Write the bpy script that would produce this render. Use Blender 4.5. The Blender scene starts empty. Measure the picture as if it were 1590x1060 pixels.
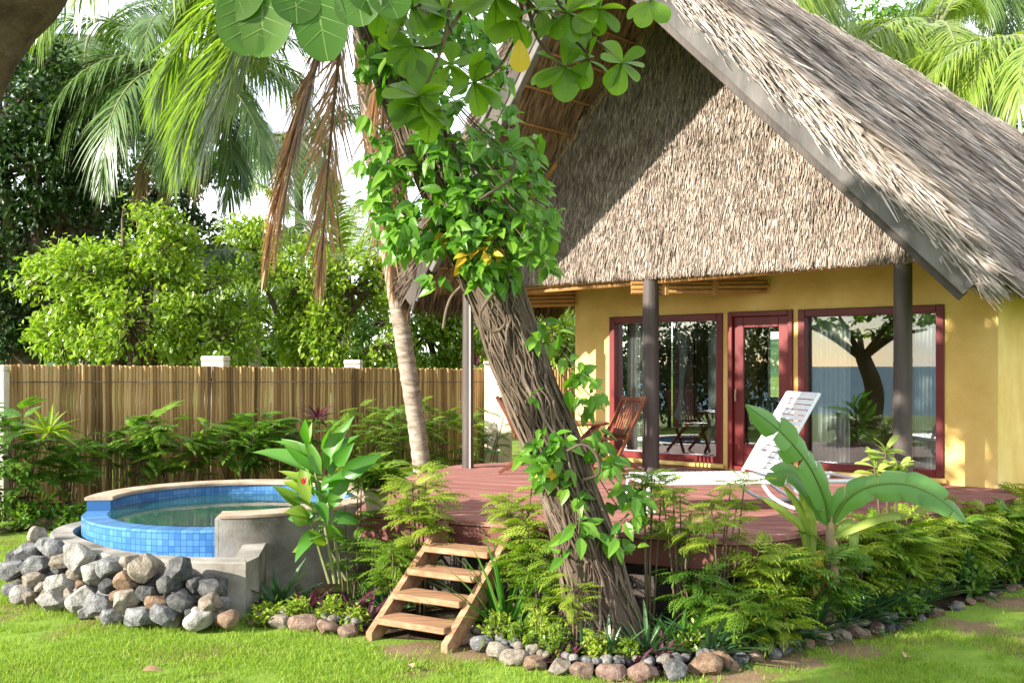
import bpy, math, random
import numpy as np
from mathutils import Vector, noise

# ------------------------------------------------------------------ camera, sky, sun, exposure
scene = bpy.context.scene
col = scene.collection
HC = 2.05                     # eye height
FPX = 1620.0                  # focal length in photo pixels (1590 wide)
cam_d = bpy.data.cameras.new('camera'); cam = bpy.data.objects.new('camera', cam_d); col.objects.link(cam)
cam.location = (0, 0, HC); cam.rotation_euler = (math.radians(90), 0, 0)
cam_d.sensor_width = 36; cam_d.lens = FPX / 1590 * 36
cam_d.shift_y = 38 / 1590
cam_d.clip_start = 0.1; cam_d.clip_end = 6000
scene.camera = cam

SUN = Vector((-0.956, -0.512, 0.48)).normalized()
el = math.asin(SUN.z)
world = bpy.data.worlds.new('World'); scene.world = world; world.use_nodes = True
wn = world.node_tree; wn.nodes.clear()
wo = wn.nodes.new('ShaderNodeOutputWorld'); wb = wn.nodes.new('ShaderNodeBackground')
sk = wn.nodes.new('ShaderNodeTexSky'); sk.sky_type = 'NISHITA'; sk.sun_disc = False
sk.sun_elevation = el; sk.sun_rotation = math.atan2(SUN.x, SUN.y)
sk.air_density = 1.0; sk.dust_density = 0.3
wtc = wn.nodes.new('ShaderNodeTexCoord'); wmp = wn.nodes.new('ShaderNodeMapping'); wmp.inputs['Scale'].default_value = (1.2, 1.2, 2.6)
wno = wn.nodes.new('ShaderNodeTexNoise'); wno.inputs['Scale'].default_value = 2.2; wno.inputs['Detail'].default_value = 8; wno.inputs['Roughness'].default_value = .6
wrp = wn.nodes.new('ShaderNodeValToRGB'); wrp.color_ramp.elements[0].position = .42; wrp.color_ramp.elements[1].position = .60; wrp.color_ramp.elements[0].color = (.25, .25, .25, 1)
wmx = wn.nodes.new('ShaderNodeMix'); wmx.data_type = 'RGBA'
wmx.inputs[7].default_value = (11.0, 11.3, 11.8, 1)
wn.links.new(wtc.outputs['Generated'], wmp.inputs[0]); wn.links.new(wmp.outputs[0], wno.inputs['Vector'])
wn.links.new(wno.outputs[0], wrp.inputs[0]); wn.links.new(wrp.outputs[0], wmx.inputs[0]); wn.links.new(sk.outputs[0], wmx.inputs[6])
wn.links.new(wmx.outputs[2], wb.inputs[0]); wb.inputs[1].default_value = 0.095
wn.links.new(wb.outputs[0], wo.inputs[0])

sl = bpy.data.lights.new('sun', 'SUN'); so = bpy.data.objects.new('sun', sl); col.objects.link(so)
sl.energy = 5.0; sl.angle = math.radians(0.55); sl.color = (1.0, .93, .82)
so.rotation_euler = SUN.to_track_quat('Z', 'Y').to_euler()
scene.view_settings.view_transform = 'Standard'; scene.view_settings.look = 'None'
scene.view_settings.exposure = 1.5; scene.view_settings.gamma = 1
scene.render.engine = 'CYCLES'
scene.cycles.max_bounces = 8; scene.cycles.diffuse_bounces = 3; scene.cycles.transparent_max_bounces = 12
scene.cycles.caustics_reflective = False; scene.cycles.caustics_refractive = False

# ------------------------------------------------------------------ helpers
R = np.random.default_rng(7)
random.seed(7)
def px(x, y, Y):  return np.array([(x - 795) / FPX * Y, Y, HC - (y - 568) / FPX * Y])
def at(x, Y, z=0): return np.array([(x - 795) / FPX * Y, Y, z])
def nrm(a):
    a = np.asarray(a, float); return a / np.maximum(np.linalg.norm(a, axis=-1, keepdims=True), 1e-9)

class Acc:
    """collects quads, triangles and n-gons of one mesh"""
    def __init__(s): s.v = []; s.f = {}; s.n = 0; s.smooth = False
    def add(s, V, F):
        V = np.asarray(V, float).reshape(-1, 3)
        s.v.append(V)
        if isinstance(F, np.ndarray):
            if len(F): s.f.setdefault(F.shape[1], []).append(F + s.n)
        else:
            for k in set(map(len, F)):
                s.f.setdefault(k, []).append(np.array([f for f in F if len(f) == k]) + s.n)
        s.n += len(V)
    def mesh(s, name, off=(0, 0, 0), smooth=False):
        V = np.concatenate(s.v) - np.asarray(off)
        idx = []; tot = []
        for k, L in s.f.items():
            A = np.concatenate(L); idx.append(A.reshape(-1)); tot.append(np.full(len(A), k))
        idx = np.concatenate(idx).astype(np.int32); tot = np.concatenate(tot).astype(np.int32)
        m = bpy.data.meshes.new(name)
        m.vertices.add(len(V)); m.vertices.foreach_set('co', V.astype(np.float32).reshape(-1))
        m.loops.add(len(idx)); m.loops.foreach_set('vertex_index', idx)
        st = np.concatenate([[0], np.cumsum(tot)[:-1]]).astype(np.int32)
        m.polygons.add(len(tot)); m.polygons.foreach_set('loop_start', st); m.polygons.foreach_set('loop_total', tot)
        m.polygons.foreach_set('use_smooth', np.full(len(tot), bool(smooth)))
        m.update(calc_edges=True); m.validate()
        return m

def tag(o, label=None, cat=None, group=None, kind=None):
    if label: o['label'] = label
    if cat: o['category'] = cat
    if group: o['group'] = group
    if kind: o['kind'] = kind
    return o
def thing(name, label, cat, loc=(0, 0, 0), group=None):
    o = bpy.data.objects.new(name, None); col.objects.link(o); o.location = loc; o.empty_display_size = .1
    return tag(o, label, cat, group)
def wloc(p):
    l = np.zeros(3)
    while p is not None: l += np.array(p.location); p = p.parent
    return l
def part(parent, name, acc, m, smooth=False, label=None):
    me = acc.mesh(name, wloc(parent), smooth)
    for mm in (m if isinstance(m, (list, tuple)) else [m]): me.materials.append(mm)
    o = bpy.data.objects.new(name, me); col.objects.link(o); o.parent = parent
    if label: o['label'] = label
    return o
def solo(name, acc, m, loc=(0, 0, 0), smooth=False, **k):
    me = acc.mesh(name, loc, smooth); me.materials.append(m)
    o = bpy.data.objects.new(name, me); col.objects.link(o); o.location = loc
    return tag(o, **k)
def copy_tree(o, parent=None):
    c = o.copy(); col.objects.link(c); c.parent = parent
    for ch in list(o.children): copy_tree(ch, c)
    return c
def put(o, loc, rz=0, sc=1, label=None, group=None):
    o.location = loc; o.rotation_euler = (0, 0, rz); o.scale = (sc, sc, sc) if np.isscalar(sc) else sc
    if label: o['label'] = label
    if group: o['group'] = group
    return o

BOXF = [(0, 3, 2, 1), (4, 5, 6, 7), (0, 1, 5, 4), (1, 2, 6, 5), (2, 3, 7, 6), (3, 0, 4, 7)]
def box(acc, x0, x1, y0, y1, z0, z1, fn=None, bev=0):
    if bev > 0:
        b = min(bev, abs(x1-x0)*.45, abs(y1-y0)*.45, abs(z1-z0)*.45)
        xs = [x0, x0+b, x1-b, x1]; ys = [y0, y0+b, y1-b, y1]; zs = [z0, z0+b, z1-b, z1]
        V = []; id = {}
        for i in range(4):
            for j in range(4):
                for k in range(4):
                    ex = (i in (0, 3)) + (j in (0, 3)) + (k in (0, 3))
                    if ex == 1: id[i, j, k] = len(V); V.append((xs[i], ys[j], zs[k]))
        F = []
        def q(*t): F.append(tuple(id[a] for a in t))
        for e in (0, 3):
            q((e,1,1),(e,2,1),(e,2,2),(e,1,2)); q((1,e,1),(2,e,1),(2,e,2),(1,e,2)); q((1,1,e),(2,1,e),(2,2,e),(1,2,e))
        for e in (0, 3):
            a = 1 if e == 0 else 2
            for g in (0, 3):
                b2 = 1 if g == 0 else 2
                q((e,b2,1),(e,b2,2),(a,g,2),(a,g,1)); q((e,1,b2),(e,2,b2),(a,2,g),(a,1,g)); q((1,e,b2),(2,e,b2),(2,a,g),(1,a,g))
                for h in (0, 3):
                    c = 1 if h == 0 else 2
                    F.append((id[e, b2, c], id[a, g, c], id[a, b2, h]))
        V = np.array(V)
    else:
        V = np.array([(x0,y0,z0),(x1,y0,z0),(x1,y1,z0),(x0,y1,z0),(x0,y0,z1),(x1,y0,z1),(x1,y1,z1),(x0,y1,z1)], float); F = BOXF
    if fn is not None: V = np.array([fn(*v) for v in V])
    acc.add(V, F)
def bar(acc, p, q, w, t, up=(0, 0, 1), bev=.004):
    """box beam from p to q, w wide sideways, t thick along up"""
    p = np.array(p, float); q = np.array(q, float); d = q - p; L = np.linalg.norm(d); d = d / L
    s = nrm(np.cross(d, up)); u = np.cross(s, d)
    box(acc, 0, L, -w/2, w/2, -t/2, t/2, lambda x, y, z: p + d*x + s*y + u*z, bev)
def tube(acc, P, r, sides=8, cap=True):
    P = np.asarray(P, float); n = len(P); r = np.broadcast_to(np.asarray(r, float), (n,))
    T = nrm(np.gradient(P, axis=0)); a = np.array([0, 0, 1.]) if abs(T[0][2]) < .9 else np.array([1., 0, 0])
    N = nrm(np.cross(T[0], a)); V = []
    th = np.linspace(0, 2*np.pi, sides, endpoint=False)
    for i in range(n):
        N = nrm(N - T[i]*np.dot(N, T[i])); B = np.cross(T[i], N)
        V.append(P[i] + r[i]*(np.cos(th)[:, None]*N + np.sin(th)[:, None]*B))
    V = np.concatenate(V); i = np.arange(n-1)[:, None]*sides; j = np.arange(sides)[None]; k = (j+1) % sides
    F = np.stack([i+j, i+k, i+sides+k, i+sides+j], -1).reshape(-1, 4)
    acc.add(V, F)
    if cap: acc.add(V[:sides], [tuple(range(sides))[::-1]]); acc.add(V[-sides:], [tuple(range(sides))])
def spline(P, n):
    P = np.asarray(P, float); t = np.linspace(0, len(P)-1, n); i = np.clip(t.astype(int), 0, len(P)-2); f = (t-i)[:, None]
    Q = np.vstack([2*P[0]-P[1], P, 2*P[-1]-P[-2]]); a, b, c, d = Q[i], Q[i+1], Q[i+2], Q[i+3]
    return .5*(2*b + (c-a)*f + (2*a-5*b+4*c-d)*f*f + (3*b-a-3*c+d)*f**3)
def lathe(acc, prof, n=32, c=(0, 0, 0), a0=0, a1=2*np.pi):
    full = abs(a1-a0-2*np.pi) < 1e-6; m = n if full else n+1
    th = a0 + (a1-a0)*np.arange(m)/n; V = []
    for r, z in prof: V.append(np.stack([c[0]+r*np.cos(th), c[1]+r*np.sin(th), np.full(m, c[2]+z)], 1))
    V = np.concatenate(V); F = []
    for i in range(len(prof)-1):
        for j in range(n):
            k = (j+1) % m; F.append((i*m+j, i*m+k, (i+1)*m+k, (i+1)*m+j))
    acc.add(V, np.array(F))
def arcwall(acc, c, r0, r1, a0, a1, z0, z1, n=48, bev=.012):
    """curved wall between radii r0 < r1, angles in degrees"""
    prof = [(r0, z0), (r0, z1-bev), (r0+bev, z1), (r1-bev, z1), (r1, z1-bev), (r1, z0)]
    lathe(acc, prof[::-1], n, c, math.radians(a0), math.radians(a1))
    for a in (a0, a1):
        t = math.radians(a); acc.add([(c[0]+r*math.cos(t), c[1]+r*math.sin(t), c[2]+z) for r, z in prof], [tuple(range(6))])
def prism(acc, poly, z0, z1):
    n = len(poly); V = [(x, y, z0) for x, y in poly] + [(x, y, z1) for x, y in poly]
    acc.add(V, [tuple(range(n))[::-1], tuple(range(n, 2*n))] + [(i, (i+1) % n, n+(i+1) % n, n+i) for i in range(n)])
def clip(poly, a, b, c):      # keep a*x + b*y <= c
    out = []
    for i in range(len(poly)):
        p, q = poly[i], poly[(i+1) % len(poly)]; fp = a*p[0]+b*p[1]-c; fq = a*q[0]+b*q[1]-c
        if fp <= 0: out.append(p)
        if fp*fq < 0: t = fp/(fp-fq); out.append((p[0]+t*(q[0]-p[0]), p[1]+t*(q[1]-p[1])))
    return out
def inside(P, poly):
    x, y = P[:, 0], P[:, 1]; r = np.zeros(len(P), bool); n = len(poly)
    for i in range(n):
        (x0, y0), (x1, y1) = poly[i], poly[(i+1) % n]
        if y0 == y1: continue
        c = ((y0 > y) != (y1 > y)) & (x < (x1-x0)*(y-y0)/(y1-y0)+x0); r ^= c
    return r

# --- leaves
PROF = {'ovate': [(0, .04), (.12, .55), (.35, 1), (.6, .8), (.82, .42), (1, .02)],
        'obovate': [(0, .08), (.12, .34), (.35, .72), (.6, .97), (.78, 1), (.92, .72), (1, .25)],
        'lance': [(0, .08), (.25, .85), (.5, 1), (.78, .6), (1, .02)],
        'strap': [(0, .8), (.3, 1), (.6, .9), (.85, .55), (1, .03)],
        'small': [(0, .1), (.35, 1), (.7, .75), (1, .03)],
        'banana': [(0, .12), (.06, .5), (.2, .9), (.45, 1), (.7, .92), (.88, .6), (1, .05)]}
def leaf_t(kind, fold=.25, droop=.25, n=0):
    V = []; p = PROF[kind]
    if n:
        q = spline([(t, w, 0) for t, w in p], n*(len(p)-1)+1); p = [(a_, max(.01, b_)) for a_, b_, _ in q]
    for t, w in p:
        z = -droop*t*t
        V += [(-w/2, t, z, fold*w/2), (0, t, z, 0), (w/2, t, z, fold*w/2)]
    F = []
    for i in range(len(p)-1):
        a = 3*i; F += [(a, a+1, a+4, a+3), (a+1, a+2, a+5, a+4)]
    return np.array(V), np.array(F)
def vein_t(kind, fold, droop, w=.022, pairs=6):
    p = np.array(PROF[kind]); V = []; F = []
    for sg in (1, -1):
        for i in range(10):
            t0, t1 = i/10, (i+1)/10; b = len(V)
            for t in (t0, t1): V += [(-w*(1-.7*t)/.62, t, -droop*t*t+sg*.003, 0), (w*(1-.7*t)/.62, t, -droop*t*t+sg*.003, 0)]
            F.append((b, b+1, b+3, b+2))
        for k in range(pairs):
            t = .15+.7*k/pairs; wt = np.interp(t+.13, p[:, 0], p[:, 1])*.46
            for s2 in (-1, 1):
                b = len(V); e = t+.13
                z0 = -droop*t*t+sg*.003; z1 = -droop*e*e+sg*.003; f1 = fold*wt
                V += [(0, t-.006, z0, 0), (0, t+.006, z0, 0), (s2*wt, e+.002, z1, f1), (s2*wt, e-.002, z1, f1)]; F.append((b, b+1, b+2, b+3))
    return np.array(V), np.array(F)
def scatter(acc, tm, pos, d, up, ln, wd):
    V, F = tm; pos = np.asarray(pos); N = len(pos)
    d = nrm(d); s = nrm(np.cross(d, up)); n = np.cross(s, d)
    ln = np.broadcast_to(ln, (N,))[:, None, None]; wd = np.broadcast_to(wd, (N,))[:, None, None]
    W = pos[:, None] + s[:, None]*V[None, :, :1]*wd + d[:, None]*V[None, :, 1:2]*ln + n[:, None]*V[None, :, 2:3]*ln
    if V.shape[1] > 3: W = W+n[:, None]*V[None, :, 3:]*wd
    FF = F[None] + (np.arange(N)*len(V))[:, None, None]
    acc.add(W.reshape(-1, 3), FF.reshape(-1, F.shape[1]))
def rdir(n, rng=None): return nrm((rng or R).normal(size=(n, 3)))

# --- materials
def nodes(name):
    m = bpy.data.materials.new(name); m.use_nodes = True; nt = m.node_tree
    return m, nt, nt.nodes['Principled BSDF']
def ramp(nt, cols, pos=None):
    r = nt.nodes.new('ShaderNodeValToRGB'); e = r.color_ramp.elements
    while len(e) < len(cols): e.new(.5)
    for i, c in enumerate(cols):
        e[i].position = pos[i] if pos else i/max(1, len(cols)-1); e[i].color = (*c, 1)
    return r
def mth(nt, op, a, b=None):
    n = nt.nodes.new('ShaderNodeMath'); n.operation = op
    for i, v in enumerate((a, b)):
        if v is None: continue
        if hasattr(v, 'links'): nt.links.new(v, n.inputs[i])
        else: n.inputs[i].default_value = v
    return n.outputs[0]
def texn(nt, scale, detail=6, stretch=(1, 1, 1), rough=.6, coord='Object'):
    tc = nt.nodes.new('ShaderNodeTexCoord'); mp = nt.nodes.new('ShaderNodeMapping'); mp.inputs['Scale'].default_value = stretch
    no = nt.nodes.new('ShaderNodeTexNoise'); no.inputs['Scale'].default_value = scale; no.inputs['Detail'].default_value = detail; no.inputs['Roughness'].default_value = rough
    nt.links.new(tc.outputs[coord], mp.inputs[0]); nt.links.new(mp.outputs[0], no.inputs['Vector'])
    return no.outputs[0]
def bump(nt, b, h, strength, dist=.02):
    n = nt.nodes.new('ShaderNodeBump'); n.inputs['Strength'].default_value = strength; n.inputs['Distance'].default_value = dist
    nt.links.new(h, n.inputs['Height']); nt.links.new(n.outputs[0], b.inputs['Normal'])
def mat(name, cols, scale=4, rough=.7, bmp=.3, bscale=60, stretch=(1, 1, 1), spec=.3, lo=.3, hi=.7, bdist=.01, island=0, objrand=0):
    m, nt, b = nodes(name)
    f = texn(nt, scale, 7, stretch)
    mr = nt.nodes.new('ShaderNodeMapRange'); mr.inputs[1].default_value = lo; mr.inputs[2].default_value = hi; nt.links.new(f, mr.inputs[0]); f = mr.outputs[0]
    if island:
        g = nt.nodes.new('ShaderNodeNewGeometry')
        f = mth(nt, 'ADD', mth(nt, 'MULTIPLY', f, 1-island), mth(nt, 'MULTIPLY', g.outputs['Random Per Island'], island))
    if objrand:
        oi = nt.nodes.new('ShaderNodeObjectInfo')
        f = mth(nt, 'ADD', mth(nt, 'MULTIPLY', f, 1-objrand), mth(nt, 'MULTIPLY', oi.outputs['Random'], objrand))
    r = ramp(nt, cols); nt.links.new(f, r.inputs[0]); nt.links.new(r.outputs[0], b.inputs['Base Color'])
    b.inputs['Roughness'].default_value = rough; b.inputs['Specular IOR Level'].default_value = spec
    if bmp: bump(nt, b, texn(nt, bscale, 6, stretch), bmp, bdist)
    return m
def leafmat(name, cols, rough=.45, tr=.35, spec=.4, trc=(1.35, 1.5, .55)):
    m, nt, b = nodes(name)
    g = nt.nodes.new('ShaderNodeNewGeometry'); oi = nt.nodes.new('ShaderNodeObjectInfo')
    f = mth(nt, 'ADD', mth(nt, 'MULTIPLY', g.outputs['Random Per Island'], .55), mth(nt, 'MULTIPLY', texn(nt, 1.6, 3), .3))
    f = mth(nt, 'ADD', f, mth(nt, 'MULTIPLY', oi.outputs['Random'], .2))
    r = ramp(nt, cols); nt.links.new(f, r.inputs[0]); nt.links.new(r.outputs[0], b.inputs['Base Color'])
    b.inputs['Roughness'].default_value = rough; b.inputs['Specular IOR Level'].default_value = spec
    t = nt.nodes.new('ShaderNodeBsdfTranslucent'); mx = nt.nodes.new('ShaderNodeMix'); mx.data_type = 'RGBA'; mx.blend_type = 'MULTIPLY'; mx.inputs[0].default_value = 1
    nt.links.new(r.outputs[0], mx.inputs[6]); mx.inputs[7].default_value = (*trc, 1); nt.links.new(mx.outputs[2], t.inputs[0])
    ms = nt.nodes.new('ShaderNodeMixShader'); ms.inputs[0].default_value = tr
    nt.links.new(b.outputs[0], ms.inputs[1]); nt.links.new(t.outputs[0], ms.inputs[2])
    nt.links.new(ms.outputs[0], nt.nodes['Material Output'].inputs[0])
    return m

L_LIME = leafmat('lime_leaf', [(.12, .20, .015), (.25, .34, .03), (.40, .46, .05)], .5, .4)
L_FERN = leafmat('fern_leaf', [(.06, .14, .012), (.14, .25, .02), (.30, .38, .04)], .45, .4)
L_DARKFERN = leafmat('dark_fern_leaf', [(.035, .10, .012), (.09, .20, .02), (.20, .31, .035)], .42, .35)
L_BUSH = leafmat('bush_leaf', [(.09, .17, .012), (.21, .32, .03), (.40, .48, .07)], .25, .45, .9)
L_DARK = leafmat('dark_tree_leaf', [(.012, .03, .008), (.025, .06, .012), (.05, .10, .02)], .4, .25)  # dark green; shade over the upper left trees is put into this colour
L_VINE = leafmat('vine_leaf', [(.035, .12, .012), (.09, .23, .018), (.21, .37, .035)], .4, .4)
L_ALMOND = leafmat('almond_leaf', [(.055, .13, .008), (.11, .22, .013), (.20, .32, .03)], .42, .58)
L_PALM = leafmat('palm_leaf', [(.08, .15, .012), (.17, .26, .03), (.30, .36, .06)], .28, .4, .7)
L_PALMDARK = leafmat('shaded_palm_leaf', [(.04, .09, .02), (.08, .15, .03), (.14, .21, .05)], .35, .3, .5)  # darker copy of the palm leaf, shade painted into the green
L_DRY = leafmat('dry_palm_leaf', [(.22, .12, .06), (.42, .27, .15), (.60, .44, .28)], .6, .2, .3, (1.1, .9, .7))
L_BANANA = leafmat('banana_leaf', [(.08, .2, .05), (.12, .27, .07), (.16, .32, .09)], .4, .4, .4)
L_GINGER = leafmat('ginger_leaf', [(.04, .15, .02), (.07, .22, .025), (.18, .36, .04)], .35, .4, .5)
L_STRAP = leafmat('strap_leaf', [(.03, .12, .015), (.06, .18, .02), (.12, .26, .03)], .4, .3, .4)
L_RHOEO = leafmat('oyster_leaf', [(.02, .06, .02), (.04, .10, .035), (.08, .16, .05)], .4, .2, .4)
L_PURPLE = leafmat('purple_leaf', [(.04, .012, .02), (.09, .02, .04), (.18, .04, .08)], .4, .25, .4, (1.2, .8, .9))
L_YELLOW = leafmat('yellow_leaf', [(.5, .3, .02), (.6, .4, .03), (.45, .45, .05)], .5, .3, .3, (1, 1, .8))
L_PALE = leafmat('pale_croton_leaf', [(.10, .2, .02), (.24, .32, .05), (.42, .46, .14)], .4, .35)
L_GRASS = leafmat('grass_blade', [(.10, .18, .018), (.19, .30, .03), (.34, .42, .06)], .55, .35, .3)
L_ALMONDSH = leafmat('shaded_almond_leaf', [(.03, .09, .008), (.055, .14, .012), (.10, .20, .02)], .42, .5)  # darker copy of the almond leaf, its shade is in the colour
L_VEIN = leafmat('leaf_vein', [(.09, .19, .03), (.14, .24, .04), (.2, .3, .07)], .5, .35)
STEM = mat('green_stem', [(.10, .13, .04), (.22, .22, .10)], 8, .7, .2)
TWIG = mat('brown_twig', [(.06, .04, .025), (.14, .10, .06)], 8, .8, .3)
BARK = mat('bark', [(.022, .016, .012), (.07, .05, .037), (.14, .105, .08)], 5, .9, .9, 22, (1, 1, .25), .15, bdist=.03)
ROOT = mat('root_bark', [(.05, .036, .026), (.12, .088, .064), (.25, .195, .15)], 6, .85, .5, 50, island=.5, spec=.15)
PALMBARK = mat('palm_bark', [(.12, .09, .065), (.29, .235, .185), (.44, .38, .32)], 6, .85, .5, 40, (1, 1, 3), .15)
LICHEN = mat('lichen_bark', [(.05, .03, .02), (.09, .06, .04), (.16, .14, .10)], 7, .9, .8, 30, spec=.1, lo=.35, hi=.75, bdist=.02)

# ------------------------------------------------------------------ setting: ground, sea, hills
DECKZ = .77
BORDER = spline([(-2.15, 8.40), (-1.75, 8.2), (-1.28, 8.0), (-.9, 7.85), (-.35, 7.72), (.02, 7.22), (.45, 6.93), (.85, 6.87), (1.22, 6.98), (1.86, 7.43),
                 (2.45, 7.85), (2.9, 8.08), (3.5, 8.62), (4.9, 9.85), (5.9, 10.7)], 140)
DECK = [(-1.38, 9.22), (-.60, 8.74), (.30, 8.30), (1.30, 7.80), (1.60, 7.66), (1.78, 7.68), (2.31, 8.05), (5.05, 10.4), (5.25, 11.0), (.92, 14.5), (-.72, 13.5), (-1.36, 11.6)]
def deck_front(X): return 8.45-.52*X if X < 1.66 else 7.6+.85*(X-1.66)

a = Acc()
dv = np.array((-.83, -.56)); sv = np.array((.56, -.83))
gp = [dv*24+sv*900, dv*24-sv*900, dv*-900-sv*900, dv*-900+sv*900]
a.add([(p[0], p[1], 0) for p in gp], [(0, 1, 2, 3)])
BARE = [(-.72, 7.52, .20), (-.25, 7.42, .18), (1.45, 6.88, .20), (1.95, 7.25, .20), (2.45, 7.5, .22), (3.6, 8.2, .25), (4.4, 9.0, .25), (.75, 6.62, .16), (4.0, 7.9, .12)]
def lawn_mat():
    m, nt, b = nodes('lawn_ground')
    f = texn(nt, 1.1, 6); f2 = texn(nt, 14, 6)
    r = ramp(nt, [(.17, .11, .055), (.15, .16, .04), (.15, .24, .03), (.24, .34, .05)], [.38, .44, .50, .78])
    mxf = mth(nt, 'ADD', mth(nt, 'MULTIPLY', f, .8), mth(nt, 'MULTIPLY', f2, .2)); nt.links.new(mxf, r.inputs[0])
    tc = nt.nodes.new('ShaderNodeTexCoord'); acc = None; f3 = texn(nt, 5, 6)
    for x_, y_, r_ in BARE:
        vd = nt.nodes.new('ShaderNodeVectorMath'); vd.operation = 'DISTANCE'; nt.links.new(tc.outputs['Object'], vd.inputs[0]); vd.inputs[1].default_value = (x_, y_, 0)
        d_ = mth(nt, 'SUBTRACT', 1.25, mth(nt, 'DIVIDE', mth(nt, 'ADD', vd.outputs['Value'], mth(nt, 'MULTIPLY', mth(nt, 'SUBTRACT', f3, .5), r_*2)), r_)); acc = d_ if acc is None else mth(nt, 'MAXIMUM', acc, d_)
    cl_ = nt.nodes.new('ShaderNodeClamp'); nt.links.new(mth(nt, 'MULTIPLY', acc, 2.5), cl_.inputs[0])
    er = ramp(nt, [(.13, .085, .045), (.27, .19, .11)]); nt.links.new(texn(nt, 9, 6), er.inputs[0])
    mx = nt.nodes.new('ShaderNodeMix'); mx.data_type = 'RGBA'; nt.links.new(cl_.outputs[0], mx.inputs[0]); nt.links.new(r.outputs[0], mx.inputs[6]); nt.links.new(er.outputs[0], mx.inputs[7])
    nt.links.new(mx.outputs[2], b.inputs['Base Color']); b.inputs['Roughness'].default_value = .95; b.inputs['Specular IOR Level'].default_value = .1
    bump(nt, b, texn(nt, 40, 5), .6, .03)
    return m
solo('ground', a, lawn_mat(), kind='structure')
a = Acc(); a.add([(-4000, -4000, -.9), (4000, -4000, -.9), (4000, 4000, -.9), (-4000, 4000, -.9)], [(0, 1, 2, 3)])
m, nt, b = nodes('sea_water'); b.inputs['Base Color'].default_value = (.17, .25, .30, 1); b.inputs['Roughness'].default_value = .7; b.inputs['Specular IOR Level'].default_value = .0
bump(nt, b, texn(nt, .6, 5, (1, 1, 1)), .5, .4)
solo('sea', a, m, kind='structure')
a = Acc()
hx = np.linspace(-260, 260, 90); hv = []
for i, x in enumerate(hx):
    h = 7+8*noise.noise((x*.012, 3.3, 0))+3*noise.noise((x*.06, 7, 0))
    hv += [(x, 190, -2), (x, 215, h*.6), (x, 250, max(4, h))]
a.add(hv, np.array([(3*i+k, 3*i+3+k, 3*i+4+k, 3*i+1+k) for i in range(len(hx)-1) for k in (0, 1)]))
solo('hills', a, mat('hill_green', [(.02, .06, .02), (.05, .12, .035), (.09, .17, .05)], .12, .9, .8, .3, bdist=2), kind='structure', smooth=True)

# soil of the planted bed
a = Acc()
bed = [tuple(p) for p in BORDER]+[(5.9, 11.4), (3.6, 9.4), (1.7, 8.2), (-1.2, 9.6), (-2.1, 9.3)]
a.add([(x, y, .004) for x, y in bed], [tuple(range(len(bed)))])
solo('soil', a, mat('dark_soil', [(.02, .014, .01), (.05, .035, .022), (.10, .07, .04)], 9, .95, .9, 30, spec=.1, bdist=.03), kind='structure')
# soil strip along the fence
FA = np.array((-9.4, 12.6)); FB = np.array((-.30, 17.9)); FD = nrm(FB-FA); FN = np.array((FD[1], -FD[0]))
a = Acc(); q = [FA+FN*1.3, FB+FN*1.6, FB-FN*.1, FA-FN*.1]; a.add([(p[0], p[1], .004) for p in q], [(0, 1, 2, 3)])
solo('soil', a, bpy.data.materials['dark_soil'], kind='structure')

# ------------------------------------------------------------------ bungalow (house frame: s along the front wall, d out of it)
W0 = np.array((.87, 14.34)); U = nrm(np.array((.777, -.63))); N = np.array((U[1], -U[0])); 
def H(s, d, z): p = W0+U*s+N*d; return np.array((p[0], p[1], z))
hs = thing('bungalow', 'yellow plastered bungalow under a tall thatched gable roof', 'house', (W0[0], W0[1], 0))
PLASTER = mat('yellow_plaster', [(.62, .40, .12), (.73, .50, .165), (.81, .61, .25)], 1.6, .85, .25, 35, spec=.15)
RED = mat('red_wood', [(.075, .006, .007), (.13, .010, .010), (.18, .018, .015)], 3, .4, .15, 30, (1, 1, .2), .4)
GREYB = mat('grey_board', [(.05, .047, .046), (.12, .11, .104), (.22, .20, .19)], 2.5, .75, .3, 30, (1, .3, .3), .2)
DARKW = mat('dark_post_wood', [(.030, .024, .022), (.07, .055, .048), (.12, .10, .085)], 4, .6, .5, 40, (1, 1, .12), .35)
BAMBOO = mat('bamboo', [(.25, .12, .04), (.42, .22, .07), (.55, .32, .12)], 5, .5, .2, 40, (1, 1, 1), .35, island=.5)
THATCH = mat('thatch', [(.07, .052, .04), (.20, .155, .125), (.37, .305, .25), (.64, .56, .48)], 3, .9, .5, 60, spec=.1, island=.75)
THATCHR = mat('roof_thatch', [(.13, .105, .09), (.25, .21, .18), (.39, .34, .30), (.62, .56, .50)], 1.3, .9, .5, 60, spec=.1, island=.6)
THATCHB = mat('thatch_base', [(.05, .035, .024), (.12, .09, .065), (.2, .16, .12)], 14, .95, .9, 40, (1, 1, .3), .05, bdist=.03)
EAVETH = mat('dark_eave_thatch', [(.05, .035, .025), (.11, .08, .06), (.2, .155, .12)], 6, .9, .6, 50, spec=.1, island=.7)  # darker brown thatch for the left eave and front edge
SOFFIT = mat('brown_soffit_thatch', [(.13, .085, .05), (.25, .17, .11), (.37, .28, .19)], 6, .9, .6, 50, spec=.1, island=.7)

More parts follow.
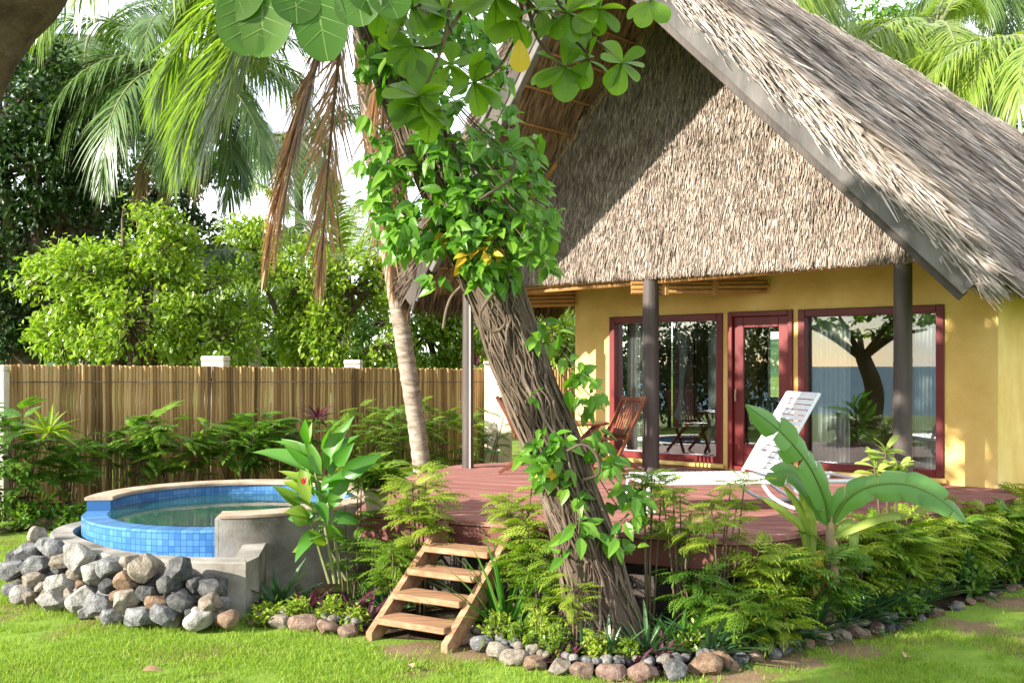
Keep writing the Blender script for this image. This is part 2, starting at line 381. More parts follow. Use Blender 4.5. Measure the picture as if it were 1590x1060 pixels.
def hbox(acc, s0, s1, d0, d1, z0, z1, bev=0): box(acc, s0, s1, d0, d1, z0, z1, H, bev)
WIN = [(.568, 2.247, .84, 2.705), (2.318, 3.166, .79, 2.715), (3.229, 4.89, .84, 2.715)]
LEN, TOP, DEP = 5.43, 3.32, 5.2
a = Acc()
edges = [0]+[e for w in WIN for e in w[:2]]+[LEN]
for i in range(0, 8, 2): hbox(a, edges[i], edges[i+1], -.22, 0, 0, TOP)
for s0, s1, z0, z1 in WIN:
    hbox(a, s0, s1, -.22, 0, z1, TOP); hbox(a, s0, s1, -.22, 0, 0, z0)
part(hs, 'wall', a, PLASTER)
a = Acc(); hbox(a, LEN-.22, LEN, -DEP, -.22, 0, TOP); part(hs, 'side_wall', a, PLASTER)
a = Acc()                                             # left side wall with a window opening
hbox(a, 0, .22, -2.2, -.22, 0, TOP); hbox(a, 0, .22, -DEP, -3.0, 0, TOP); hbox(a, 0, .22, -3.0, -2.2, 0, 1.1); hbox(a, 0, .22, -3.0, -2.2, 2.75, TOP)
part(hs, 'side_wall', a, PLASTER)
a = Acc()
hbox(a, 0, .3, -DEP-.2, -DEP, 0, TOP); hbox(a, .8, LEN, -DEP-.2, -DEP, 0, TOP); hbox(a, .3, .8, -DEP-.2, -DEP, 0, 1.45); hbox(a, .3, .8, -DEP-.2, -DEP, 2.65, TOP)
part(hs, 'rear_wall', a, PLASTER)
a = Acc(); hbox(a, .22, LEN-.22, -DEP, -.22, .5, .795); part(hs, 'floor', a, mat('brown_floor', [(.05, .03, .02), (.10, .06, .04)], 3, .35, .1))
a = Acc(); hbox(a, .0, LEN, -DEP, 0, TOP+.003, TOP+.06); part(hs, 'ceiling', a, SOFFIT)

GL, nt, b = nodes('window_glass'); nt.nodes.remove(b)
tr = nt.nodes.new('ShaderNodeBsdfTransparent'); tr.inputs[0].default_value = (.80, .84, .82, 1)
gs = nt.nodes.new('ShaderNodeBsdfGlossy'); gs.inputs['Roughness'].default_value = .003; gs.inputs[0].default_value = (.9, .95, 1, 1)
fr = nt.nodes.new('ShaderNodeFresnel'); fr.inputs[0].default_value = 1.85
ms = nt.nodes.new('ShaderNodeMixShader'); nt.links.new(fr.outputs[0], ms.inputs[0]); nt.links.new(tr.outputs[0], ms.inputs[1]); nt.links.new(gs.outputs[0], ms.inputs[2])
nt.links.new(ms.outputs[0], nt.nodes['Material Output'].inputs[0])
def frame(acc, s0, s1, z0, z1, w, d0, d1):
    hbox(acc, s0, s0+w, d0, d1, z0, z1, .006); hbox(acc, s1-w, s1, d0, d1, z0, z1, .006)
    hbox(acc, s0+w, s1-w, d0+.002, d1-.002, z1-w, z1-.001, .006); hbox(acc, s0+w, s1-w, d0+.002, d1-.002, z0+.001, z0+w, .006)
def pane(acc, s0, s1, z0, z1, d): hbox(acc, s0, s1, d, d+.006, z0, z1)
for i in (0, 2):
    s0, s1, z0, z1 = WIN[i]
    a = Acc(); frame(a, s0+.002, s1-.002, z0+.002, z1-.002, .085, -.16, .025); f = part(hs, 'window', a, RED)
    a = Acc(); pane(a, s0+.08, s1-.08, z0+.08, z1-.08, -.09); part(f, 'pane', a, GL)
    a = Acc(); hbox(a, s0-.03, s1+.03, .003, .06, z0-.055, z0-.005, .008); part(f, 'sill', a, PLASTER)
s0, s1, z0, z1 = WIN[1]
a = Acc(); frame(a, s0+.002, s1-.002, z0-.02, z1-.002, .06, -.16, .03); dr = part(hs, 'door', a, RED)
a = Acc(); frame(a, s0+.065, s1-.065, z0+.045, z1-.065, .13, -.07, -.02); hbox(a, s0+.19, s1-.19, -.068, -.022, z0+.17, z0+.3, .004); part(dr, 'door_leaf', a, RED)
a = Acc(); pane(a, s0+.19, s1-.19, z0+.28, z1-.19, -.05); part(dr, 'pane', a, GL)
a = Acc(); tube(a, [H(s0+.11, -.018, 1.76), H(s0+.11, .03, 1.76), H(s0+.11, .035, 1.70), H(s0+.11, .035, 1.62)], .009, 8); part(dr, 'handle', a, mat('dull_brass', [(.3, .25, .15), (.4, .34, .2)], 8, .35, 0, spec=.6))
# frame of the left side window
a = Acc()
for e in ((-3.0, -2.94), (-2.26, -2.2), (-2.63, -2.57)): hbox(a, .03, .19, e[0]+.002, e[1]-.002, 1.103, 2.747)
part(hs, 'window', a, RED)
a = Acc()
for e in ((.3, .37), (.73, .8)): hbox(a, e[0]+.002, e[1]-.002, -DEP-.15, -DEP-.05, 1.453, 2.647)
hbox(a, .37, .73, -DEP-.15, -DEP-.05, 1.453, 1.51); part(hs, 'window', a, RED)

# roof
RS, RZ, AZ = 2.237, 6.52, 3.02                          # ridge
ER, EL = (5.637, 2.0, 2.88), (-1.163, 2.0, 3.03)
BK = -15.0
TH = .30
def roof_pt(side, u, v, lift=0):
    """u 0 front .. 1 back, v 0 eave .. 1 ridge"""
    E = ER if side > 0 else EL
    s = E[0]+(RS-E[0])*v; z = E[2]+(RZ-E[2])*v
    df = E[1]+(AZ-E[1])*v
    d = df+(BK-df)*u
    z = z+lift+u*.55*v
    return H(s, d, z)
NR = {1: nrm(np.array((U[0]*.73, U[1]*.73, .68))), -1: nrm(np.array((-U[0]*.716, -U[1]*.716, .698)))}
roofo = None
for side in (1, -1):
    a = Acc(); nu, nv = 220, 24; V = []
    for lay in (0, 1):
        for i in range(nu+1):
            for j in range(nv+1):
                p = roof_pt(side, (i/nu)**1.5, j/nv)
                if lay:
                    w = TH*(1+.25*noise.noise(tuple(p*1.2)))*min(1, .55+.12*j, 1); p = p+NR[side]*w+NR[side]*.085*noise.noise(((i/nu)**1.5*17*2.6, j/nv*1.3, side*3))
                V.append(p)
    m2 = (nu+1)*(nv+1); q = lambda i, j, l: l*m2+i*(nv+1)+j
    F = [(q(i, j, l), q(i+1, j, l), q(i+1, j+1, l), q(i, j+1, l)) for l in (0, 1) for i in range(nu) for j in range(nv)]
    for i in range(nu):
        for j in (0, nv): F.append((q(i, j, 0), q(i+1, j, 0), q(i+1, j, 1), q(i, j, 1)))
    for j in range(nv):
        for i in (0, nu): F.append((q(i, j, 0), q(i, j+1, 0), q(i, j+1, 1), q(i, j, 1)))
    a.add(V, np.array(F))
    ro = part(hs, 'roof', a, THATCHB)
    if side > 0: roofo = ro
    else: roofl = ro

strip_t = (np.array([(-.5, 0, 0), (.5, 0, 0), (.5, .5, .015), (-.5, .5, .015), (.16, 1, .07), (-.16, 1, .07)]), np.array([(0, 1, 2, 3), (3, 2, 4, 5)]))
rg = np.random.default_rng(3)
# strands of the right slope
n = 80000; uu = rg.random(n)**1.6; vv = rg.random(n)*1.02
P = np.array([roof_pt(1, u_, v_) for u_, v_ in zip(uu, vv)])
ns = np.array([noise.noise(tuple(p*1.2)) for p in P]); nh = np.array([noise.noise((u_*17*2.6, v_*1.3, 3)) for u_, v_ in zip(uu, vv)])
P = P+NR[1]*(TH*(1+.25*ns)*np.minimum(1, .55+.12*24*vv)+.085*nh+rg.uniform(-.01, .03, n))[:, None]
dn = nrm(roof_pt(1, .3, 0)-roof_pt(1, .3, 1)); sd = np.cross(dn, NR[1])
D = dn+rg.normal(0, .065, n)[:, None]*sd+rg.uniform(-.02, .06, n)[:, None]*NR[1]
a = Acc(); scatter(a, strip_t, P, D, np.tile(NR[1], (n, 1))+rg.normal(0, .35, (n, 3)), rg.uniform(.25, .75, n), rg.uniform(.008, .022, n))
# shaggy front edge and eave
n = 9000; vv = rg.random(n); P = np.array([roof_pt(1, 0, v_) for v_ in vv])
P = P+NR[1]*(rg.uniform(.03, .33, n)*np.minimum(1, .5+3*vv))[:, None]+np.outer(rg.uniform(-.12, .02, n), np.array((N[0], N[1], 0)))
D = dn+rg.normal(0, .16, n)[:, None]*np.array((N[0], N[1], 0))+rg.normal(0, .1, n)[:, None]*NR[1]
scatter(a, strip_t, P, D, np.tile((N[0], N[1], 0), (n, 1))+rg.normal(0, .4, (n, 3)), rg.uniform(.15, .5, n), rg.uniform(.008, .02, n))
n = 9000; uu = rg.random(n)**1.5; P = np.array([roof_pt(1, u_, .0) for u_ in uu])
P = P+NR[1]*rg.uniform(-.02, .2, n)[:, None]+dn*rg.uniform(-.2, -.02, n)[:, None]
D = dn+np.outer(rg.uniform(-.1, .7, n), (0, 0, -1))+rg.normal(0, .1, (n, 3))
scatter(a, strip_t, P, D, np.tile(NR[1], (n, 1))+rg.normal(0, .4, (n, 3)), rg.uniform(.12, .32, n), rg.uniform(.01, .024, n))
# ridge cap
n = 7000; uu = rg.random(n)**1.6; P = np.array([roof_pt(1, u_, 1.0) for u_ in uu])+np.array((0, 0, .34))+rg.normal(0, .04, (n, 3))
scatter(a, strip_t, P, dn+rg.normal(0, .12, (n, 3)), np.tile(NR[1], (n, 1))+rg.normal(0, .4, (n, 3)), rg.uniform(.12, .3, n), rg.uniform(.010, .022, n))
part(roofo, 'thatch', a, THATCHR)
# underside of the left slope: leaf rows and battens
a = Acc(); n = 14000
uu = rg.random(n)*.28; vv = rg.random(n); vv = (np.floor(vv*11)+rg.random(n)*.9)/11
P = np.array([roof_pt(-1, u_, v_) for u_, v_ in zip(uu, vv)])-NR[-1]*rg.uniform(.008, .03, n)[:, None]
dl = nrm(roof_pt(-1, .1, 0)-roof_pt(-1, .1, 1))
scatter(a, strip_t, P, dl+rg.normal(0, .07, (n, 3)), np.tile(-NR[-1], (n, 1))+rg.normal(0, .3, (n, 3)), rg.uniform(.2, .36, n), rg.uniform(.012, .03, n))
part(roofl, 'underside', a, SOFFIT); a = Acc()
n = 5000; P = np.array([roof_pt(-1, rg.random()*.2, 0) for _ in range(n)])+NR[-1]*rg.uniform(-.04, .3, n)[:, None]
scatter(a, strip_t, P, dl+np.outer(rg.uniform(0, 1, n), (0, 0, -1))+rg.normal(0, .15, (n, 3)), np.tile(NR[-1], (n, 1))+rg.normal(0, .4, (n, 3)), rg.uniform(.15, .4, n), rg.uniform(.015, .035, n))
n = 5000; vv = rg.random(n); P = np.array([roof_pt(-1, 0, v_) for v_ in vv])+NR[-1]*rg.uniform(.03, .3, n)[:, None]
scatter(a, strip_t, P, dl+rg.normal(0, .15, (n, 3)), np.tile((N[0], N[1], 0), (n, 1))+rg.normal(0, .4, (n, 3)), rg.uniform(.15, .4, n), rg.uniform(.01, .025, n))
part(roofl, 'thatch', a, EAVETH)
a = Acc()
for k in range(1, 11): tube(a, [roof_pt(-1, 0.004, k/11)-NR[-1]*.05, roof_pt(-1, .3, k/11)-NR[-1]*.05], .016, 6)
part(roofl, 'batten', a, BAMBOO)
# barge boards
def barge(side, d_off, w, t, m, drop, lab=None, v0=-.03, v1=1.0):
    a = Acc(); E = np.array([roof_pt(side, 0, v) for v in (v0, v1)])+np.array((N[0], N[1], 0))*d_off
    up = nrm(np.array((0, 0, 1.)))
    e = nrm(E[1]-E[0]); nn = nrm(np.cross(e, (N[0], N[1], 0))); nn = nn if nn[2] > 0 else -nn
    bar(a, E[0]-nn*drop, E[1]-nn*drop, t, w, nn, .006)
    return part(roofo if side > 0 else roofl, 'barge_board', a, m, label=lab)
barge(1, .03, .20, .05, GREYB, .03)
barge(1, -.015, .10, .06, DARKW, .15)
barge(-1, .03, .16, .05, DARKW, .06)
barge(-1, .005, .07, .09, GREYB, .18, v0=.1)
barge(-1, .06, .07, .05, GREYB, -.06, v0=.1)
a = Acc(); tube(a, [H(5.70, 2.05, 2.77), H(5.55, 1.1, 2.84)], .035, 8); part(roofo, 'rafter_end', a, GREYB)
a = Acc()
for k in range(5):
    p = H(-1.0+k*.10, 2.06-.02*k, 3.06+k*.13); tube(a, [p, p+np.array((.02, .0, -.28))+R.normal(0, .03, 3)-np.array((U[0], U[1], 0))*.12], .03, 7)
part(roofl, 'rafter_end', a, DARKW)

# thatched gable wall
GZ = 3.10; GD = 1.05
def gable_lim(z):     # s range under the roof planes
    sr = ER[0]-(z-ER[2])*(ER[0]-RS)/(RZ-ER[2]); sl_ = EL[0]+(z-EL[2])*(RS-EL[0])/(RZ-EL[2]); return sl_, sr
a = Acc(); V = []; zz = np.linspace(GZ, 6.45, 14)
for z in zz:
    l, r = gable_lim(z); V += [H(l, GD, z), H(r, GD, z), H(l, GD-.12, z), H(r, GD-.12, z)]
F = []
for i in range(13):
    b0 = 4*i; F += [(b0, b0+1, b0+5, b0+4), (b0+2, b0+6, b0+7, b0+3)]
F += [(0, 2, 3, 1)]
a.add(V, F); ga = part(hs, 'gable', a, THATCHB)
a = Acc(); n = 90000; z = GZ-.02+(6.5-GZ)*(1-np.sqrt(rg.random(n)*.999)); 
lim = np.array([gable_lim(zi+.1) for zi in z]); s = lim[:, 0]+(lim[:, 1]-lim[:, 0])*rg.random(n)
row = (z/.62) % 1.0
P = np.array([H(si, GD, zi) for si, zi in zip(s, z)])+np.outer(rg.uniform(.0, .035, n)+.012*(1-row)+.03*((zs2 := z) > 4.62), (N[0], N[1], 0))
Lg = rg.uniform(.08, .19, n); P[:, 2] = np.maximum(P[:, 2]+.09, GZ-.02+Lg*.96+rg.uniform(-.012, .02, n))
cl = np.array([noise.noise((p[0]*3, p[1]*3, p[2]*1.5)) for p in P])
D = np.tile((0, 0, -1.), (n, 1))+np.outer(rg.normal(0, .13, n)+.15*cl, (U[0], U[1], 0))+np.outer(rg.uniform(0., .22, n), (N[0], N[1], 0))
scatter(a, strip_t, P, D, np.tile((N[0], N[1], 0), (n, 1))+np.outer(rg.normal(0, .55, n), (U[0], U[1], 0)), Lg, rg.uniform(.007, .017, n))
part(ga, 'thatch', a, THATCH)
# bamboo pole between gable and soffit, plates under the gable
a = Acc(); tube(a, [H(*(lambda l: (l+.08, GD+.05, z_-.05))(gable_lim(z_)[0])) for z_ in (3.15, 4.5, 6.3)], .035, 8)
part(hs, 'bamboo_pole', a, BAMBOO)
a = Acc()
def bundle(acc, p, q, nx, nz, r):
    p = np.array(p); q = np.array(q); d = nrm(q-p); sd_ = nrm(np.cross(d, (0, 0, 1)))
    for i in range(nx):
        for k in range(nz):
            o = sd_*(i-(nx-1)/2)*2*r+np.array((0, 0, (k-(nz-1)/2)*2*r)); e = R.uniform(-.04, .04)
            pts = [p+o+(q-p)*t for t in np.linspace(0, 1, 9)]; pts[-1] = pts[-1]+d*e
            tube(acc, pts, [r*(1.0 if j % 2 else .93) for j in range(9)], 8)
bundle(a, H(1.62, 1.12, 2.98), H(2.86, .09, 3.00), 2, 3, .026)
bundle(a, H(2.35, .6, 3.13), H(2.75, .1, 3.15), 2, 2, .026)
bundle(a, H(-.85, .95, 2.93), H(.02, .06, 2.97), 2, 4, .026)
bundle(a, H(-1.0, .98, 3.02), H(5.25, .98, 3.14), 1, 2, .028)
part(hs, 'bamboo_beam', a, BAMBOO)
for t in (.25, .62):
    a = Acc(); c0 = H(1.62+1.24*t, 1.12-1.03*t, 2.98+.02*t); tube(a, [c0-np.array((0, 0, .09)), c0+np.array((0, 0, .09))], .062, 8); part(hs, 'lashing', a, BAMBOO)
# posts
def post(p, r, z1, sq=False):
    a = Acc(); zz = np.linspace(DECKZ-.02, z1, 14)
    tube(a, [(p[0]+.008*noise.noise((z, p[0], 0)), p[1], z) for z in zz], [r*(1.04-.07*i/13+.03*noise.noise((z*2, p[1], 4))) for i, z in enumerate(zz)], 16)
    return part(hs, 'post', a, DARKW, True)
C1 = H(1.82, 1.0, 0); C2 = H(4.78, 1.0, 0); C3 = np.array((-.556, 13.15, 0))
post(C1, .098, 3.16); post(C2, .092, 3.16); p3 = post(C3, .07, 3.5)
a = Acc(); tube(a, [(C3[0]+.03, C3[1]-.075, DECKZ), (C3[0]+.03, C3[1]-.075, 3.1)], .011, 8); part(p3, 'pipe', a, mat('white_pipe', [(.6, .6, .58), (.75, .75, .72)], 4, .5, 0))

# curtains and things seen through the glass
CURT = leafmat('curtain_cloth', [(.78, .78, .77), (.82, .82, .81), (.85, .85, .84)], .8, .12, .1, (1, 1, 1))
def curtain(s0, s1, d, z0, z1, label, waves=7, tie=False):
    a = Acc(); n = 80; V = []
    zs = np.linspace(z1, z0, 12)
    for z in zs:
        f = (z1-z)/(z1-z0)
        for i in range(n+1):
            t = i/n; w = 1.0 if not tie else .35+.65*abs(f-.62)/.62
            s = s0+(s1-s0)*t*w; V.append(H(s, d+.022*math.sin(t*waves*6.28+f*.8)+.008*math.sin(t*31), z))
    a.add(V, np.array([(k*(n+1)+i, k*(n+1)+i+1, (k+1)*(n+1)+i+1, (k+1)*(n+1)+i) for k in range(11) for i in range(n)]))
    solo('curtain', a, CURT, H(s0, d, z1), True, label=label, cat='curtain')
curtain(.67, 1.05, -.19, .86, 2.66, 'sheer white curtain at the end of the left window nearest the tree', 6)
curtain(1.95, 2.15, -.19, .95, 2.66, 'narrow white curtain at the end of the left window beside the door', 5)
curtain(3.33, 3.78, -.19, .86, 2.68, 'sheer white curtain at the end of the right window beside the door', 8)
curtain(4.52, 4.79, -.19, .86, 2.68, 'white curtain at the house corner end of the right window', 6)
# knotted net
a = Acc(); tube(a, [H(1.22, -.8, 2.7), H(1.25, -.8, 2.2), H(1.21, -.8, 1.7), H(1.20, -.8, 1.5), H(1.19, -.8, 1.38), H(1.2, -.8, 1.28)], [.10, .075, .04, .06, .1, .03], 12)
solo('bed_net', a, CURT, H(1.22, -.8, 2.7), True, label='knotted white bed net hanging behind the left window', cat='net')
# wicker chair inside
WICK = mat('dark_wicker', [(.04, .022, .012), (.10, .06, .035)], 20, .6, .6, 90)
c0 = H(1.75, -1.1, .795)
wc = thing('wicker_chair', 'round dark wicker chair standing inside behind the left window', 'chair', c0)
a = Acc(); V = []; nr, na_ = 8, 28
for i in range(nr+1):
    r = .48*i/nr
    for j in range(na_):
        t = 2*np.pi*j/na_; x = r*math.cos(t); y = r*math.sin(t); zz_ = .9*r*r
        V.append(c0+np.array((x*.8+.25*zz_, y*.75+.55*zz_, .42+zz_+y*.42+x*-.25)))
a.add(V, np.array([(i*na_+j, i*na_+(j+1) % na_, (i+1)*na_+(j+1) % na_, (i+1)*na_+j) for i in range(nr) for j in range(na_)])); part(wc, 'seat', a, WICK, True)
for q in ((-.25, -.2), (.25, -.2), (-.2, .25), (.25, .25)):
    a = Acc(); tube(a, [c0+np.array((q[0], q[1], .002)), c0+np.array((q[0]*.35, q[1]*.35, .44))], .016, 7); part(wc, 'leg', a, WICK)

# ------------------------------------------------------------------ deck and steps
DECKM = mat('red_deck_paint', [(.17, .07, .056), (.27, .12, .10), (.38, .21, .175)], 2.5, .8, .25, 30, (.5, 4, 1), .08, island=.35)
RISER = mat('dark_red_fascia', [(.10, .03, .025), (.17, .06, .045)], 4, .6, .2)
dk = thing('wooden_deck', 'red stained plank deck in front of the bungalow', 'deck', (1.5, 10.5, 0))
a = Acc(); e = nrm(np.array((.88, -.46))); f = np.array((-e[1], e[0])); w = .12; g = .007
fs = [p[0]*f[0]+p[1]*f[1] for p in DECK]; t = min(fs)
while t < max(fs):
    q = clip(clip(DECK, f[0], f[1], t+w-g), -f[0], -f[1], -t)
    if len(q) > 2:
        for cut in (None,):
            prism(a, q, DECKZ-.035, DECKZ+R.uniform(-.002, .001))
    t += w
part(dk, 'planks', a, DECKM)
cx_, cy_ = np.mean(DECK, axis=0)
ins = [(cx_+(x-cx_)*.985, cy_+(y-cy_)*.985) for x, y in DECK]
for i in range(len(ins)-1):
    if i in (8,): continue
    a = Acc(); p, q = ins[i], ins[i+1]; bar(a, (p[0], p[1], DECKZ-.14), (q[0], q[1], DECKZ-.14), .035, .19); part(dk, 'fascia', a, RISER)
a = Acc()
sh = [(cx_+(x-cx_)*.93, cy_+(y-cy_)*.93) for x, y in DECK]
for i in range(len(sh)):
    p = sh[i]; tube(a, [(p[0], p[1], -.02), (p[0], p[1], DECKZ-.04)], .05, 8)
for k in range(9):
    t_ = .06+k*.105; q = clip(clip([(x, y) for x, y in sh], f[0], f[1], min(fs)+.3+k*.7), -f[0], -f[1], -(min(fs)+.24+k*.7))
    if len(q) > 2: prism(a, q, DECKZ-.19, DECKZ-.04)
part(dk, 'joist', a, DARKW)
a = Acc(); prism(a, [(cx_+(x-cx_)*.86, cy_+(y-cy_)*.86) for x, y in DECK], 0, .5); part(dk, 'plinth', a, mat('dark_plinth', [(.03, .025, .02), (.07, .06, .05)], 4, .9, .4))

STEPW = mat('new_step_wood', [(.19, .095, .05), (.31, .17, .09), (.42, .26, .16)], 3, .65, .3, 40, (1, 6, 6), .3)
Lb, Lt = np.array((-1.07, 7.80)), np.array((-.58, 8.66)); wv = np.array((.585, -.345)); rn = Lt-Lb
st = thing('wooden_steps', 'four orange wooden steps leading up to the deck', 'steps', (*Lb, 0))
SW = .055
for k in (0, 1):
    a = Acc(); o = wv*k
    p = np.array((*(Lb+o), -.0)); q = np.array((*(Lt+o), .70)); d3 = nrm(q-p); side3 = nrm(np.array((wv[0], wv[1], 0)))
    zh = .17
    V = []
    for s_ in (-SW/2, SW/2):
        V += [p+side3*s_, p+side3*s_+np.array((*(rn*.13), .0)), q+side3*s_+np.array((*(rn*.06), -.13)), q+side3*s_+np.array((*(rn*.06), .06)), q+side3*s_+np.array((*(rn*-.02), .06)), p+side3*s_+np.array((0, 0, .06))]
    a.add(V, [(0, 1, 2, 3, 4, 5), (11, 10, 9, 8, 7, 6)]+[(i, (i+1) % 6+0, 6+(i+1) % 6, 6+i) for i in range(6)])
    part(st, 'stringer', a, STEPW)
ul = nrm(rn)
for k in range(4):
    t_ = (k+.75)/5; z_ = .15*(k+1)-.01; c = Lb+rn*(t_*1.02+.02)
    a = Acc(); L_ = np.linalg.norm(wv)
    wn_ = wv/L_; 
    box(a, SW/2+.002, L_-SW/2-.002, -.13, .12, z_-.025, z_+.022, lambda x, y, z: np.array((*(c+wn_*x+ul*y), z)), .006)
    part(st, 'tread', a, STEPW)

# ------------------------------------------------------------------ plunge pool
PC = np.array((-2.85, 10.75, 0)); PR = 1.47
def tile_mat():
    m, nt, b = nodes('blue_mosaic')
    tc = nt.nodes.new('ShaderNodeTexCoord'); sp = nt.nodes.new('ShaderNodeSeparateXYZ'); nt.links.new(tc.outputs['Object'], sp.inputs[0])
    ang = mth(nt, 'MULTIPLY', mth(nt, 'ARCTAN2', sp.outputs[1], sp.outputs[0]), PR)
    cb = nt.nodes.new('ShaderNodeCombineXYZ'); nt.links.new(ang, cb.inputs[0]); nt.links.new(sp.outputs[2], cb.inputs[1])
    br = nt.nodes.new('ShaderNodeTexBrick'); br.offset = 0; br.squash = 1
    br.inputs['Scale'].default_value = 1; br.inputs['Brick Width'].default_value = .056; br.inputs['Row Height'].default_value = .056; br.inputs['Mortar Size'].default_value = .0032
    br.inputs['Color1'].default_value = (.04, .15, .38, 1); br.inputs['Color2'].default_value = (.10, .26, .50, 1); br.inputs['Mortar'].default_value = (.025, .10, .26, 1)
    nt.links.new(cb.outputs[0], br.inputs['Vector'])
    hv = nt.nodes.new('ShaderNodeMix'); hv.data_type = 'RGBA'; hv.blend_type = 'MULTIPLY'; hv.inputs[0].default_value = .6
    rr = ramp(nt, [(.6, .7, .75), (1.15, 1.1, 1.05)]); nt.links.new(texn(nt, 3, 6), rr.inputs[0])
    nt.links.new(br.outputs[0], hv.inputs[6]); nt.links.new(rr.outputs[0], hv.inputs[7]); nt.links.new(hv.outputs[2], b.inputs['Base Color'])
    b.inputs['Roughness'].default_value = .28; bump(nt, b, br.outputs['Fac'], -.4, .003)
    return m
TILE = tile_mat()
CONC = mat('weathered_concrete', [(.10, .09, .07), (.25, .23, .20), (.40, .38, .34)], 2.2, .85, .35, 35, spec=.15)
COPE = mat('sandstone_coping', [(.28, .20, .14), (.40, .30, .22), (.48, .38, .29)], 4, .7, .25, 50, spec=.2)
WEIR, CZ = .585, .725
pool = thing('plunge_pool', 'round raised plunge pool of blue mosaic tiles with sandstone coping', 'pool', PC)
a = Acc(); arcwall(a, PC, PR-.30, PR, 188, 279, 0, WEIR, 60); part(pool, 'weir_wall', a, TILE)
a = Acc(); arcwall(a, PC, PR-.235, PR-.004, -80.7, 187.5, 0, CZ-.035, 120, .004); part(pool, 'rim_wall', a, TILE)
a = Acc(); arcwall(a, PC, PR-.255, PR+.02, -80.5, 187.7, CZ-.034, CZ, 120, .01); part(pool, 'coping', a, COPE)
a = Acc(); arcwall(a, PC, PR-.002, PR+.012, -80.8, -12, 0, CZ-.036, 60, .004)
t_ = math.radians(-80.9); e_ = np.array((math.cos(t_), math.sin(t_))); 
q = [PC[:2]+e_*(PR-.3), PC[:2]+e_*(PR+.012)]; n_ = np.array((e_[1], -e_[0])); 
prism(a, [tuple(q[0]), tuple(q[1]), tuple(q[1]+n_*.03), tuple(q[0]+n_*.03)], 0, CZ-.037)
part(pool, 'concrete_end', a, CONC)
m, nt, b = nodes('pool_water'); b.inputs['Base Color'].default_value = (.012, .06, .065, 1); b.inputs['Roughness'].default_value = .03; b.inputs['IOR'].default_value = 1.33
bump(nt, b, texn(nt, 5, 3), .06, .02)
a = Acc(); lathe(a, [(.001, WEIR+.004-.0), (PR-.237, WEIR+.004)], 80, PC); part(pool, 'water', a, m)
# catch basin
outer = spline([(-4.42, 10.9), (-4.50, 10.35), (-4.36, 9.85), (-3.97, 9.33), (-3.40, 8.80), (-2.85, 8.55), (-2.16, 8.46)], 40)
bs = thing('catch_basin', 'low grey concrete catch basin wrapped round the pool front', 'basin', (-3.3, 9.0, 0))
a = Acc()
inn = []
for i, p in enumerate(outer):
    d_ = PC[:2]-p; d_ = d_/np.linalg.norm(d_); inn.append(p+d_*.20)
V = []
for p, q in zip(outer, inn): V += [(p[0], p[1], -.02), (p[0], p[1], .445), (p[0]+(q[0]-p[0])*.08, p[1]+(q[1]-p[1])*.08, .46), (q[0], q[1], .46), (q[0], q[1], .05)]
F = [(5*i+k, 5*i+5+k, 5*i+6+k, 5*i+1+k) for i in range(len(outer)-1) for k in range(4)]+[tuple(range(5)), tuple(range(5*len(outer)-5, 5*len(outer)))]
a.add(V, F)
prism(a, [(-2.16, 8.463), (-2.12, 8.72), (-2.22, 9.42), (-2.42, 9.42), (-2.30, 8.66)], -.02, .457)
part(bs, 'basin_wall', a, CONC)
a = Acc(); pts = [tuple(p) for p in inn]+[(PC[0]+1.40*math.cos(t), PC[1]+1.40*math.sin(t)) for t in np.radians(np.linspace(285, 175, 30))]
a.add([(x, y, .30) for x, y in pts], [tuple(range(len(pts)))]); part(bs, 'basin_floor', a, TILE)

# ------------------------------------------------------------------ bamboo fence and gate pillar
fl = np.linalg.norm(FB-FA)
fe = thing('bamboo_fence', 'tall fence of upright brown bamboo canes behind the pool', 'fence', (*((FA+FB)/2), 0))
CANE = mat('weathered_cane', [(.08, .045, .018), (.28, .165, .065), (.50, .32, .135), (.62, .45, .23)], 3, .6, .4, 30, (1, 1, .15), .25, island=.62)
a = Acc(); t = 0
def fpt(t, o, z): p = FA+FD*t+FN*o; return (p[0], p[1], z)
while t < fl:
    r = R.uniform(.017, .030); t += r
    h = 2.10-.10*t/fl+R.normal(0, .007)
    zs = np.linspace(.02, h, 9); o = R.normal(0, .008)
    pts = [fpt(t+.006*math.sin(z*3+t*7), o, z) for z in zs]
    tube(a, pts, [r*(1.06 if j % 2 else .95) for j in range(9)], 7); t += r*.95
part(fe, 'canes', a, CANE)
for z in (1.88, 1.0, .3):
    a = Acc(); bar(a, fpt(0, -.055, z), fpt(fl, -.055, z-.08), .04, .06); part(fe, 'rail', a, DARKW)
a = Acc()
for z in (1.86,): tube(a, [fpt(t_, .045+.006*math.sin(t_*20), z-.08*t_/fl) for t_ in np.linspace(.05, fl-.05, 300)], .006, 5)
part(fe, 'wire', a, GREYB)
WHITEP = mat('cream_masonry', [(.42, .36, .28), (.60, .54, .44), (.70, .65, .56)], 3, .85, .3, 30, spec=.15)
for lab, t_, off, ztop, wd in (('white capped concrete post behind the left part of the fence', .555, -.25, 2.20, .17), ('white concrete post behind the fence left of the leaning palm trunk', .765, -.25, 2.15, .13),
                       ('pale post at the far left end of the bamboo fence', .275, .16, 2.06, .08)):
    p = FA+FD*fl*t_+FN*off; a = Acc(); box(a, p[0]-wd, p[0]+wd, p[1]-wd, p[1]+wd, 0, ztop-.08, None, .01)
    T = thing('fence_post', lab, 'post', (p[0], p[1], 0)); part(T, 'shaft', a, WHITEP)
    a = Acc(); box(a, p[0]-wd-.006, p[0]+wd+.006, p[1]-wd-.006, p[1]+wd+.006, ztop-.08, ztop, None, .015); part(T, 'cap', a, WHITEP)
